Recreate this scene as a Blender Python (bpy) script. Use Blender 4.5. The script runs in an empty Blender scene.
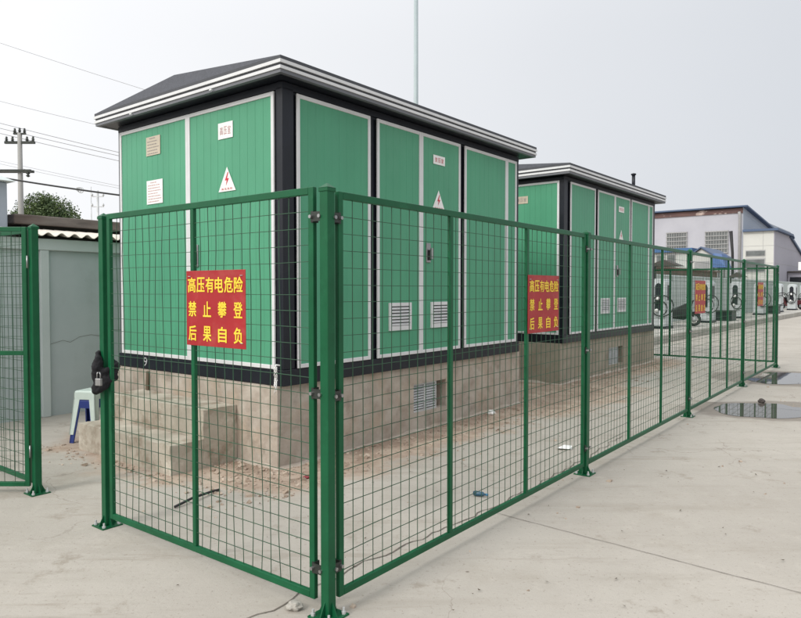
import bpy, bmesh, math, random
from math import sin, cos, pi, radians, hypot, atan2
from mathutils import Vector, Matrix, noise
random.seed(11)
scene = bpy.context.scene
col = scene.collection
R = random.uniform

# ------------------------------------------------------------------ materials
def mat(name, c, rough=.6, var=.12, scale=3., c2=None, metal=0., bump=0., bscale=60., spec=.5, stretch=(1, 1, 1), stain=None, stain2=None, detail=6., space='Object'):
    m = bpy.data.materials.new(name); m.use_nodes = True
    nt = m.node_tree; N = nt.nodes; L = nt.links
    b = N['Principled BSDF']
    b.inputs['Roughness'].default_value = rough
    b.inputs['Metallic'].default_value = metal
    b.inputs['Specular IOR Level'].default_value = spec
    tc = N.new('ShaderNodeTexCoord'); mp = N.new('ShaderNodeMapping')
    mp.inputs['Scale'].default_value = stretch
    L.new(tc.outputs[space], mp.inputs[0])
    nz = N.new('ShaderNodeTexNoise'); nz.inputs['Scale'].default_value = scale; nz.inputs['Detail'].default_value = detail
    nz.inputs['Roughness'].default_value = .6
    L.new(mp.outputs[0], nz.inputs['Vector'])
    rp = N.new('ShaderNodeValToRGB')
    if c2 is None:
        a = [max(0, x * (1 - var)) for x in c]; d = [min(1, x * (1 + var)) for x in c]
    else:
        a, d = c, c2
    rp.color_ramp.elements[0].position = .3; rp.color_ramp.elements[1].position = .7
    rp.color_ramp.elements[0].color = (*a, 1); rp.color_ramp.elements[1].color = (*d, 1)
    L.new(nz.outputs[0], rp.inputs[0])
    out = rp.outputs[0]
    for stn in (stain, stain2):
        if not stn: continue
        sc, ss, lo, hi, amt = stn
        n2 = N.new('ShaderNodeTexNoise'); n2.inputs['Scale'].default_value = ss; n2.inputs['Detail'].default_value = 7; n2.inputs['Roughness'].default_value = .65
        L.new(mp.outputs[0], n2.inputs['Vector'])
        r2 = N.new('ShaderNodeMapRange'); r2.inputs[1].default_value = lo; r2.inputs[2].default_value = hi; r2.inputs[4].default_value = amt
        L.new(n2.outputs[0], r2.inputs[0])
        mx = N.new('ShaderNodeMix'); mx.data_type = 'RGBA'
        L.new(r2.outputs[0], mx.inputs[0]); L.new(out, mx.inputs[6]); mx.inputs[7].default_value = (*sc, 1)
        out = mx.outputs[2]
    L.new(out, b.inputs['Base Color'])
    rr = N.new('ShaderNodeMapRange'); rr.inputs[3].default_value = max(.02, rough - .08); rr.inputs[4].default_value = min(1, rough + .1)
    L.new(nz.outputs[0], rr.inputs[0]); L.new(rr.outputs[0], b.inputs['Roughness'])
    if bump:
        n3 = N.new('ShaderNodeTexNoise'); n3.inputs['Scale'].default_value = bscale; n3.inputs['Detail'].default_value = 5
        L.new(mp.outputs[0], n3.inputs['Vector'])
        bp = N.new('ShaderNodeBump'); bp.inputs['Strength'].default_value = bump; bp.inputs['Distance'].default_value = .01
        L.new(n3.outputs[0], bp.inputs['Height']); L.new(bp.outputs[0], b.inputs['Normal'])
    return m

M = {}
M['green_panel'] = mat('green_panel', (.082, .305, .18), .4, .10, 1.1, spec=.25, stretch=(1, 1, .5), stain=((.14, .36, .235), 1.8, .5, .75, .4), stain2=((.05, .235, .14), .9, .48, .7, .5), bump=.2, bscale=2.5, detail=3.)
M['fence_green'] = mat('fence_green', (.005, .085, .033), .38, .18, 5, spec=.25, stain=((.015, .14, .06), 9, .55, .75, .5))
M['wire_green'] = mat('wire_green', (.018, .07, .034), .5, .3, 8)
M['white_trim'] = mat('white_trim', (.62, .625, .63), .5, .06, 4, stain=((.5, .48, .44), 7, .6, .85, .5))
M['black_trim'] = mat('black_trim', (.008, .01, .016), .4, .3, 3, spec=.35, stain=((.03, .03, .034), 5, .55, .8, .4))
M['roof_dark'] = mat('roof_dark', (.05, .053, .062), .6, .2, 6)
M['roof_grey'] = mat('roof_grey', (.085, .09, .108), .7, .15, 25, bump=.3, bscale=90)
M['plaster'] = mat('plaster', (.31, .255, .205), .9, .2, 4.5, c2=(.48, .43, .37), bump=.9, bscale=16, stain=((.43, .33, .24), 2.6, .5, .66, .5), stain2=((.19, .16, .125), 4.0, .54, .7, .6), detail=14.)
M['plaster2'] = mat('plaster2', (.25, .22, .17), .9, .2, 2.0, c2=(.36, .325, .26), bump=.5, bscale=30, stain=((.17, .145, .11), 1.6, .5, .7, .7), stain2=((.33, .27, .2), 3, .55, .7, .7))
M['step_concrete'] = mat('step_concrete', (.33, .295, .235), .92, .2, 3.5, c2=(.51, .46, .385), bump=.8, bscale=22, stain=((.22, .165, .115), 4.2, .5, .66, .75), stain2=((.60, .56, .48), 6, .58, .68, .7), detail=9.)
M['wall_grey'] = mat('wall_grey', (.42, .47, .475), .85, .1, 1.1, c2=(.49, .54, .54), bump=.25, bscale=12, stain=((.32, .35, .33), 1.6, .55, .75, .5))
M['wall_trim'] = mat('wall_trim', (.50, .555, .545), .85, .1, 1.3, c2=(.56, .61, .595), bump=.25, bscale=14, stain=((.2, .21, .2), 2.5, .6, .8, .5))
M['wall_pale'] = mat('wall_pale', (.38, .43, .41), .85, .1, .5, c2=(.48, .52, .5), stain=((.3, .32, .28), .9, .55, .8, .5), stretch=(1, 1, .5))
M['asbestos'] = mat('asbestos', (.5, .46, .4), .9, .1, 5, c2=(.68, .63, .56), stain=((.3, .25, .2), 4, .6, .8, .6))
M['dark_wood'] = mat('dark_wood', (.06, .05, .045), .9, .2, 3.5, c2=(.22, .19, .17), stretch=(.4, 1, 2), stain=((.2, .1, .075), 2, .5, .75, .5), bump=.4, bscale=12)
M['shade_wall'] = mat('shade_wall', (.03, .027, .024), .95, .2, 2)  # near black: the shade under the shed eaves is put into the colour
M['steel'] = mat('steel', (.36, .36, .36), .35, .15, 12, metal=.9)
M['galv'] = mat('galv', (.5, .51, .51), .5, .15, 6, metal=.3)
M['dark_metal'] = mat('dark_metal', (.03, .035, .03), .4, .3, 9, metal=.3)
M['black_rubber'] = mat('black_rubber', (.012, .012, .014), .6, .3, 12)
M['cloth_black'] = mat('cloth_black', (.008, .008, .01), .9, .3, 20, bump=.5, bscale=80)
M['sign_red'] = mat('sign_red', (.33, .008, .012), .5, .1, 4, stain=((.42, .09, .07), 7, .5, .8, .6), bump=.15, bscale=3)
M['sign_yellow'] = mat('sign_yellow', (.85, .6, .04), .5, .08, 6)
M['white_plate'] = mat('white_plate', (.78, .78, .76), .45, .05, 8)
M['tan_plate'] = mat('tan_plate', (.5, .44, .34), .4, .08, 9, metal=.2)
M['ink_red'] = mat('ink_red', (.55, .03, .05), .6, .1, 8)
M['ink_grey'] = mat('ink_grey', (.25, .22, .22), .7, .1, 8)
M['ink_pink'] = mat('ink_pink', (.5, .28, .28), .7, .1, 8)
M['stool_pale'] = mat('stool_pale', (.5, .58, .53), .4, .08, 4, stain=((.35, .38, .34), 5, .6, .8, .5))
M['stool_blue'] = mat('stool_blue', (.012, .03, .17), .4, .1, 4)
M['bark'] = mat('bark', (.09, .07, .05), .95, .3, 5)
M['concrete_pole'] = mat('concrete_pole', (.30, .295, .28), .85, .12, 2, stretch=(1, 1, .3))
M['lamp_pole'] = mat('lamp_pole', (.34, .4, .41), .5, .05, 2)
M['rubble'] = mat('rubble', (.26, .19, .14), .95, .3, 3, c2=(.5, .42, .34), bump=.3, bscale=50)
M['bld_white'] = mat('bld_white', (.37, .37, .41), .8, .06, .3, c2=(.44, .44, .48), stain=((.3, .31, .34), .5, .55, .8, .5))
M['bld_side'] = mat('bld_side', (.34, .38, .44), .7, .05, .3, stretch=(1, 1, .2))
M['bld_cream'] = mat('bld_cream', (.54, .54, .51), .7, .05, .4)
M['bld_lilac'] = mat('bld_lilac', (.34, .33, .38), .7, .06, .25)
M['rust_fascia'] = mat('rust_fascia', (.08, .05, .05), .9, .2, .7, c2=(.16, .09, .08), stain=((.5, .4, .36), 1.1, .58, .62, .9), stretch=(1, .6, 1.5))
M['blue_trim'] = mat('blue_trim', (.06, .095, .17), .5, .15, .6)
M['blue_roof'] = mat('blue_roof', (.04, .115, .26), .5, .12, .8)
M['blue_tarp'] = mat('blue_tarp', (.03, .1, .28), .45, .2, 1.5, bump=.4, bscale=4)
M['window_glass'] = mat('window_glass', (.1, .11, .11), .15, .4, .9, spec=.7)
M['window_bar'] = mat('window_bar', (.33, .33, .33), .6, .1, 3)
M['brick_brown'] = mat('brick_brown', (.13, .08, .06), .9, .2, .9, c2=(.2, .14, .11), stain=((.3, .27, .24), 1.2, .55, .75, .5), stretch=(1, 1, 3))
M['canopy'] = mat('canopy', (.06, .05, .045), .8, .2, 2)
M['charger_white'] = mat('charger_white', (.46, .49, .50), .4, .06, 1.5, stain=((.4, .4, .38), 2.5, .6, .8, .5))
M['cable_black'] = mat('cable_black', (.012, .013, .014), .55, .2, 3)
M['scooter_red'] = mat('scooter_red', (.13, .03, .035), .35, .1, 3)
M['scooter_blue'] = mat('scooter_blue', (.05, .2, .38), .35, .1, 3)
M['bottle'] = mat('bottle', (.03, .09, .14), .25, .3, 20)
M['kerb'] = mat('kerb', (.3, .285, .25), .9, .15, 1.5, c2=(.42, .4, .36), bump=.3, bscale=12, stain=((.16, .14, .11), 1.0, .55, .8, .6))
M['island'] = mat('island', (.42, .4, .36), .9, .12, 1.0, bump=.2, bscale=14)
M['joint'] = mat('joint', (.14, .12, .1), .95, .3, 9)
M['fascia_grey'] = mat('fascia_grey', (.13, .135, .15), .5, .1, 4)
M['wire_grey'] = mat('wire_grey', (.3, .3, .31), .6, .1, 4)
M['wood'] = mat('wood', (.12, .09, .06), .9, .2, 4)
M['wrapper'] = mat('wrapper', (.2, .02, .03), .5, .2, 9)

def leaf_mat():
    m = bpy.data.materials.new('leaves'); m.use_nodes = True
    nt = m.node_tree; N = nt.nodes; L = nt.links; b = N['Principled BSDF']
    b.inputs['Roughness'].default_value = .6
    tc = N.new('ShaderNodeTexCoord'); nz = N.new('ShaderNodeTexNoise'); nz.inputs['Scale'].default_value = 1.4; nz.inputs['Detail'].default_value = 4
    L.new(tc.outputs['Object'], nz.inputs['Vector'])
    rp = N.new('ShaderNodeValToRGB')
    rp.color_ramp.elements[0].position = .35; rp.color_ramp.elements[1].position = .68
    rp.color_ramp.elements[0].color = (.04, .075, .028, 1); rp.color_ramp.elements[1].color = (.12, .17, .055, 1)
    L.new(nz.outputs[0], rp.inputs[0]); L.new(rp.outputs[0], b.inputs['Base Color'])
    return m
M['leaves'] = leaf_mat()

# substation frame (d along the long side, e along the short side)
TB = 0.9043
DX, DY = cos(TB), sin(TB)
CX, CY = -0.9821, 5.6211
def W(s, t, z=0.):
    return Vector((CX + s * DX - t * DY, CY + s * DY + t * DX, z))

def ground_mat():
    m = bpy.data.materials.new('ground_concrete'); m.use_nodes = True
    nt = m.node_tree; N = nt.nodes; L = nt.links; b = N['Principled BSDF']
    tc = N.new('ShaderNodeTexCoord')
    def nz(scale, detail=6, rough=.6, vec=None):
        n = N.new('ShaderNodeTexNoise'); n.inputs['Scale'].default_value = scale; n.inputs['Detail'].default_value = detail; n.inputs['Roughness'].default_value = rough
        L.new(vec or tc.outputs['Object'], n.inputs['Vector']); return n.outputs[0]
    def mr(x, a, b_, c=0., d=1., smooth=True):
        n = N.new('ShaderNodeMapRange'); n.inputs[1].default_value = a; n.inputs[2].default_value = b_; n.inputs[3].default_value = c; n.inputs[4].default_value = d
        if smooth: n.interpolation_type = 'SMOOTHSTEP'
        L.new(x, n.inputs[0]); return n.outputs[0]
    def math_(op, a, b_=None, c=None):
        n = N.new('ShaderNodeMath'); n.operation = op
        for i, x in enumerate((a, b_, c)):
            if x is None: continue
            if isinstance(x, (int, float)): n.inputs[i].default_value = x
            else: L.new(x, n.inputs[i])
        return n.outputs[0]
    def mix(f, a, b_):
        n = N.new('ShaderNodeMix'); n.data_type = 'RGBA'
        if isinstance(f, float): n.inputs[0].default_value = f
        else: L.new(f, n.inputs[0])
        for i, x in ((6, a), (7, b_)):
            if isinstance(x, tuple): n.inputs[i].default_value = (*x, 1)
            else: L.new(x, n.inputs[i])
        return n.outputs[2]
    c = mix(mr(nz(.35, 5), .35, .65), (.378, .348, .306), (.436, .405, .358))
    c = mix(mr(nz(1.6, 8, .65), .5, .72, 0, .45), c, (.315, .28, .23))
    c = mix(mr(nz(7, 8, .7), .5, .78, 0, .5), c, (.49, .455, .40))
    c = mix(mr(nz(2.3, 9, .75), .56, .68, 0, .7), c, (.27, .235, .19))
    c = mix(mr(nz(.9, 9, .8), .57, .66, 0, .5), c, (.45, .415, .365))
    # trowel streaks roughly along the fence
    mp = N.new('ShaderNodeMapping'); mp.inputs['Rotation'].default_value = (0, 0, -0.917); mp.inputs['Scale'].default_value = (.5, 4.5, 1)
    L.new(tc.outputs['Object'], mp.inputs[0])
    c = mix(mr(nz(1.2, 6, .6, mp.outputs[0]), .5, .75, 0, .5), c, (.32, .29, .245))
    # old tyre and runoff streaks
    c = mix(mr(nz(.7, 9, .8, mp.outputs[0]), .54, .64, 0, .45), c, (.27, .235, .19))
    v2 = N.new('ShaderNodeTexVoronoi'); v2.feature = 'DISTANCE_TO_EDGE'; v2.inputs['Scale'].default_value = .9
    wv = N.new('ShaderNodeVectorMath'); wv.operation = 'ADD'; L.new(tc.outputs['Object'], wv.inputs[0])
    wn = N.new('ShaderNodeTexNoise'); wn.inputs['Scale'].default_value = 1.7; wn.inputs['Detail'].default_value = 8; L.new(tc.outputs['Object'], wn.inputs['Vector']); L.new(wn.outputs['Color'], wv.inputs[1])
    L.new(wv.outputs[0], v2.inputs['Vector'])
    hair = math_('MULTIPLY', mr(v2.outputs['Distance'], .002, .007, .5, 0), mr(nz(.5, 4), .5, .6))
    c = mix(hair, c, (.2, .17, .14))
    # fine speckle
    c = mix(mr(nz(160, 2), .58, .7, 0, .5), c, (.27, .235, .195))
    c = mix(mr(nz(45, 4), .60, .68, 0, .55), c, (.24, .205, .17))
    v = N.new('ShaderNodeTexVoronoi'); v.inputs['Scale'].default_value = 3.1; L.new(tc.outputs['Object'], v.inputs['Vector'])
    c = mix(mr(v.outputs['Distance'], .02, .045, .7, 0), c, (.12, .09, .07))
    # soil washed up round the two plinths
    vm = N.new('ShaderNodeVectorMath'); vm.operation = 'SUBTRACT'; L.new(tc.outputs['Object'], vm.inputs[0]); vm.inputs[1].default_value = (CX, CY, 0)
    vr = N.new('ShaderNodeVectorRotate'); vr.rotation_type = 'Z_AXIS'; L.new(vm.outputs[0], vr.inputs['Vector']); vr.inputs['Angle'].default_value = -TB
    sx = N.new('ShaderNodeSeparateXYZ'); L.new(vr.outputs[0], sx.inputs[0])
    def boxd(sc, hs, tcn, ht):
        dx = math_('MAXIMUM', math_('SUBTRACT', math_('ABSOLUTE', math_('SUBTRACT', sx.outputs[0], sc)), hs), 0.)
        dy = math_('MAXIMUM', math_('SUBTRACT', math_('ABSOLUTE', math_('SUBTRACT', sx.outputs[1], tcn)), ht), 0.)
        return math_('SQRT', math_('ADD', math_('MULTIPLY', dx, dx), math_('MULTIPLY', dy, dy)))
    d1 = math_('MINIMUM', boxd(2.05, 2.1, 1.1, 1.1), boxd(8.4, 2.3, 1.5, 1.2))
    d1 = math_('MINIMUM', d1, math_('ADD', boxd(-.35, .35, 1.4, .85), .5))
    d1 = math_('MINIMUM', d1, math_('ADD', boxd(5.2, 1., .1, .5), .1))
    dn = math_('ADD', d1, math_('MULTIPLY', math_('SUBTRACT', nz(1.8, 7, .7), .5), 1.5))
    soil = mr(dn, .85, .45, 0, .85)
    sc_ = mix(mr(nz(5, 8, .7), .35, .65), (.33, .235, .175), (.45, .36, .28))
    sc_ = mix(mr(nz(14, 8, .7), .52, .7, 0, .8), sc_, (.2, .13, .085))
    c = mix(soil, c, sc_)
    near_soil = mr(dn, .32, .05, 0, .55)  # darker soil colour nearest the plinths, broken up by noise
    c = mix(near_soil, c, (.21, .15, .11))
    # damp halo round the puddles
    for (px, py, rx, ry) in ((4.88, 8.36, 1.2, .66), (6.72, 11.45, 1.25, .98)):
        vs = N.new('ShaderNodeVectorMath'); vs.operation = 'SUBTRACT'; L.new(tc.outputs['Object'], vs.inputs[0]); vs.inputs[1].default_value = (px, py, 0)
        vd = N.new('ShaderNodeVectorMath'); vd.operation = 'DIVIDE'; L.new(vs.outputs[0], vd.inputs[0]); vd.inputs[1].default_value = (rx, ry, 1)
        vl = N.new('ShaderNodeVectorMath'); vl.operation = 'LENGTH'; L.new(vd.outputs[0], vl.inputs[0])
        dd = math_('ADD', vl.outputs['Value'], math_('MULTIPLY', math_('SUBTRACT', nz(2.5, 5), .5), .6))
        c = mix(mr(dd, 1.2, .98, 0, .75), c, (.19, .165, .14))
    L.new(c, b.inputs['Base Color'])
    b.inputs['Roughness'].default_value = .88; b.inputs['Specular IOR Level'].default_value = .3
    bp = N.new('ShaderNodeBump'); bp.inputs['Strength'].default_value = .35; bp.inputs['Distance'].default_value = .01
    h = math_('ADD', nz(25, 8, .7), math_('MULTIPLY', soil, nz(9, 8, .75)))
    L.new(h, bp.inputs['Height']); L.new(bp.outputs[0], b.inputs['Normal'])
    return m
M['ground'] = ground_mat()

def puddle_mat():
    m = bpy.data.materials.new('puddle_water'); m.use_nodes = True
    N = m.node_tree.nodes; L = m.node_tree.links; b = N['Principled BSDF']
    b.inputs['Base Color'].default_value = (.09, .08, .07, 1); b.inputs['Roughness'].default_value = .015; b.inputs['IOR'].default_value = 1.45
    b.inputs['Specular IOR Level'].default_value = .8
    nz = N.new('ShaderNodeTexNoise'); nz.inputs['Scale'].default_value = 3
    tc = N.new('ShaderNodeTexCoord'); L.new(tc.outputs['Object'], nz.inputs['Vector'])
    bp = N.new('ShaderNodeBump'); bp.inputs['Strength'].default_value = .02; bp.inputs['Distance'].default_value = .01
    L.new(nz.outputs[0], bp.inputs['Height']); L.new(bp.outputs[0], b.inputs['Normal'])
    return m
M['puddle'] = puddle_mat()

# ------------------------------------------------------------------ mesh helpers
class MB:
    def __init__(s): s.v = []; s.f = []; s.m = []; s.smooth = []
    def add(s, vs, fs, mi=0, sm=False):
        o = len(s.v); s.v += [Vector(v) for v in vs]
        for f in fs: s.f.append([o + i for i in f]); s.m.append(mi); s.smooth.append(sm)
        return s
    def box(s, x0, x1, y0, y1, z0, z1, mi=0):
        v = [(x0, y0, z0), (x1, y0, z0), (x1, y1, z0), (x0, y1, z0), (x0, y0, z1), (x1, y0, z1), (x1, y1, z1), (x0, y1, z1)]
        return s.add(v, [(0, 3, 2, 1), (4, 5, 6, 7), (0, 1, 5, 4), (1, 2, 6, 5), (2, 3, 7, 6), (3, 0, 4, 7)], mi)
    def prism(s, poly, a, b, axis='y', mi=0):
        # poly in the two other axes, extruded from a to b along axis
        n = len(poly)
        def P(p, w): return {'y': (p[0], w, p[1]), 'x': (w, p[0], p[1]), 'z': (p[0], p[1], w)}[axis]
        vs = [P(p, a) for p in poly] + [P(p, b) for p in poly]
        fs = [list(range(n))[::-1], list(range(n, 2 * n))] + [(i, (i + 1) % n, n + (i + 1) % n, n + i) for i in range(n)]
        return s.add(vs, fs, mi)
    def tube(s, pts, r, n=6, mi=0, cap=True, sm=True):
        pts = [Vector(p) for p in pts]; rs = r if isinstance(r, (list, tuple)) else [r] * len(pts)
        vs = []; up = None
        for i, p in enumerate(pts):
            t = (pts[min(i + 1, len(pts) - 1)] - pts[max(i - 1, 0)]).normalized()
            if up is None:
                up = Vector((0, 0, 1)) if abs(t.z) < .9 else Vector((1, 0, 0))
            a = t.cross(up)
            if a.length < 1e-4: a = t.orthogonal()
            a.normalize(); b = t.cross(a).normalized(); up = -b if False else up
            for k in range(n):
                th = 2 * pi * (k + .5) / n
                vs.append(p + (a * cos(th) + b * sin(th)) * rs[i])
        fs = []
        for i in range(len(pts) - 1):
            for k in range(n):
                k2 = (k + 1) % n
                fs.append((i * n + k, i * n + k2, (i + 1) * n + k2, (i + 1) * n + k))
        if cap: fs.append(tuple(range(n))[::-1]); fs.append(tuple(range((len(pts) - 1) * n, len(pts) * n)))
        return s.add(vs, fs, mi, sm)
    def lathe(s, prof, n=16, c=(0, 0, 0), mi=0, sm=True):
        vs = []
        for r, z in prof:
            for k in range(n):
                vs.append((c[0] + r * cos(2 * pi * k / n), c[1] + r * sin(2 * pi * k / n), c[2] + z))
        fs = [(i * n + k, i * n + (k + 1) % n, (i + 1) * n + (k + 1) % n, (i + 1) * n + k) for i in range(len(prof) - 1) for k in range(n)]
        fs.append(tuple(range(n))[::-1]); fs.append(tuple(range((len(prof) - 1) * n, len(prof) * n)))
        return s.add(vs, fs, mi, sm)
    def torus(s, c, r, a, ax='y', n=24, k=8, mi=0, sq=1.):
        pts = []
        vs = []
        for i in range(n):
            t = 2 * pi * i / n
            for j in range(k):
                p = 2 * pi * j / k; rr = r + a * cos(p)
                u, v, w = rr * cos(t), rr * sin(t) * sq, a * sin(p)
                vs.append({'y': (c[0] + u, c[1] + w, c[2] + v), 'x': (c[0] + w, c[1] + u, c[2] + v), 'z': (c[0] + u, c[1] + v, c[2] + w)}[ax])
        fs = [(i * k + j, i * k + (j + 1) % k, ((i + 1) % n) * k + (j + 1) % k, ((i + 1) % n) * k + j) for i in range(n) for j in range(k)]
        return s.add(vs, fs, mi, True)
    def xform(s, mtx):
        s.v = [mtx @ v for v in s.v]; return s
    def build(s, name, mats, parent=None, bevel=0., seg=1):
        me = bpy.data.meshes.new(name); me.from_pydata([tuple(v) for v in s.v], [], s.f)
        if not isinstance(mats, (list, tuple)): mats = [mats]
        for m in mats: me.materials.append(M[m] if isinstance(m, str) else m)
        me.polygons.foreach_set('material_index', s.m); me.polygons.foreach_set('use_smooth', s.smooth)
        me.update()
        bm = bmesh.new(); bm.from_mesh(me); bmesh.ops.recalc_face_normals(bm, faces=bm.faces); bm.to_mesh(me); bm.free()
        o = bpy.data.objects.new(name, me); col.objects.link(o)
        if parent: o.parent = parent
        if bevel:
            md = o.modifiers.new('bevel', 'BEVEL'); md.width = bevel; md.segments = seg; md.limit_method = 'ANGLE'; md.angle_limit = radians(40)
        return o

def tag(o, label=None, cat=None, group=None, kind=None):
    if label: o['label'] = label
    if cat: o['category'] = cat
    if group: o['group'] = group
    if kind: o['kind'] = kind
    return o
def thing(name, label, cat, loc=(0, 0, 0), rz=0., group=None):
    o = bpy.data.objects.new(name, None); col.objects.link(o); o.location = loc; o.rotation_euler = (0, 0, rz); o.empty_display_size = .2
    return tag(o, label, cat, group)
def copy_tree(o, parent=None):
    c = o.copy(); col.objects.link(c)
    if parent: c.parent = parent
    for ch in list(o.children): copy_tree(ch, c)
    return c
def box(name, m, parent, *b, bevel=.0, seg=1): return MB().box(*b).build(name, m, parent, bevel, seg)

_tc = {}
def glyph(ch, bold=.02):
    if (ch, bold) in _tc: return _tc[(ch, bold)]
    c = bpy.data.curves.new('glyph', 'FONT'); c.body = ch; c.offset = bold; c.resolution_u = 3
    o = bpy.data.objects.new('glyph', c); col.objects.link(o)
    dg = bpy.context.evaluated_depsgraph_get(); me = bpy.data.meshes.new_from_object(o.evaluated_get(dg))
    r = ([v.co.copy() for v in me.vertices], [list(p.vertices) for p in me.polygons])
    xs = [v.x for v in r[0]]; ys = [v.y for v in r[0]]
    r = (r[0], r[1], (min(xs), max(xs), min(ys), max(ys)))
    bpy.data.objects.remove(o); bpy.data.curves.remove(c); bpy.data.meshes.remove(me)
    _tc[(ch, bold)] = r; return r
def write(mb, ch, cx, cy, w, h, org, right, up, lift=0., mi=0, bold=.0):
    """one character filling a w x h cell centred at (cx, cy) of the plane org + right*x + up*y; bold widens the strokes"""
    vs, fs, (x0, x1, y0, y1) = glyph(ch, 0.)
    org = Vector(org); right = Vector(right); up = Vector(up); nrm = right.cross(up)
    steps = [(0, 0)] if not bold else [(-1, -.6), (1, -.6), (-1, .6), (1, .6), (0, 0)]
    for i, (bx, by) in enumerate(steps):
        out = []
        for v in vs:
            x = cx + ((v.x - x0) / (x1 - x0) - .5 + bx * bold) * w; y = cy + ((v.y - y0) / (y1 - y0) - .5 + by * bold) * h
            out.append(org + right * x + up * y + nrm * (lift + i * .00025))
        mb.add(out, fs, mi)

# ------------------------------------------------------------------ ground
g = MB()
xs = [-300, -60, -20] + [x * 1. for x in range(-12, 26, 2)] + [40, 90, 300]
ys = [-300, -60, -10] + [y * 1. for y in range(-4, 40, 2)] + [60, 120, 400]
vs = [(x, y, 0) for y in ys for x in xs]; nx = len(xs)
g.add(vs, [(j * nx + i, j * nx + i + 1, (j + 1) * nx + i + 1, (j + 1) * nx + i) for j in range(len(ys) - 1) for i in range(nx - 1)])
ground = tag(g.build('ground', 'ground'), kind='structure')

def strip(name, pts, w, m='joint', z=.004, jit=.0, parent=None, step=.06):
    P = []
    for (a, b) in zip(pts[:-1], pts[1:]):
        a = Vector((*a, 0)); b = Vector((*b, 0)); n = max(1, int((b - a).length / step))
        for i in range(n): P.append(a.lerp(b, i / n))
    P.append(Vector((*pts[-1], 0)))
    vs = []; fs = []
    for i, p in enumerate(P):
        t = (P[min(i + 1, len(P) - 1)] - P[max(i - 1, 0)]).normalized(); n = Vector((-t.y, t.x, 0))
        q = p + n * (noise.noise(p * 5) * jit + noise.noise(p * 19) * jit * .4); ww = w * (1 + .6 * noise.noise(p * 13 + Vector((5, 5, 0)))) / 2
        vs += [(q.x - n.x * ww, q.y - n.y * ww, z), (q.x + n.x * ww, q.y + n.y * ww, z)]
        if i: fs.append((2 * i - 2, 2 * i - 1, 2 * i + 1, 2 * i))
    o = MB().add(vs, fs).build(name, m)
    return tag(o, kind='structure')
strip('concrete_joint', [(.60, 4.54), (1.99, 3.30), (5.2, .45)], .0045, jit=.008)
strip('concrete_crack', [(-1.1, 2.5), (-.70, 3.02), (-.484, 3.295), (-.243, 3.633), (-.003, 3.89), (.58, 4.53), (1.5, 5.75), (2.3, 6.9)], .007, jit=.06)
strip('concrete_joint', [(3.9, 9.2), (9.5, 4.8)], .008, jit=.006)
strip('concrete_joint', [(8.2, 15.2), (13, 11.4)], .01, jit=.006)
strip('concrete_joint', [(9.6, 13.6), (22, 29.5)], .012, jit=.006)

def puddle(pts, seedv):
    # closed outline refined by noise
    n = len(pts); out = []
    for i in range(n):
        p0, p1, p2, p3 = [Vector((*pts[(i + k) % n], 0)) for k in (-1, 0, 1, 2)]
        for k in range(8):
            t = k / 8
            q = .5 * ((2 * p1) + (p2 - p0) * t + (2 * p0 - 5 * p1 + 4 * p2 - p3) * t * t + (3 * p1 - p0 - 3 * p2 + p3) * t ** 3)
            q += Vector((noise.noise(q * 4 + Vector((seedv, 0, 0))), noise.noise(q * 4 + Vector((0, seedv, 3))), 0)) * .05
            out.append((q.x, q.y, .004))
    me = MB().add(out, [tuple(range(len(out)))])
    return tag(me.build('puddle', 'puddle'), kind='structure')
puddle([(3.96, 8.45), (4.33, 8.86), (4.95, 8.87), (5.12, 8.60), (5.6, 8.45), (5.7, 8.1), (4.85, 7.93), (4.36, 7.86), (3.98, 8.03)], 3.)
puddle([(5.85, 11.3), (6.3, 11.75), (6.65, 12.2), (7.1, 12.2), (7.5, 11.9), (7.6, 11.2), (7.0, 10.72), (6.43, 10.7), (5.9, 10.78)], 9.)

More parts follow.
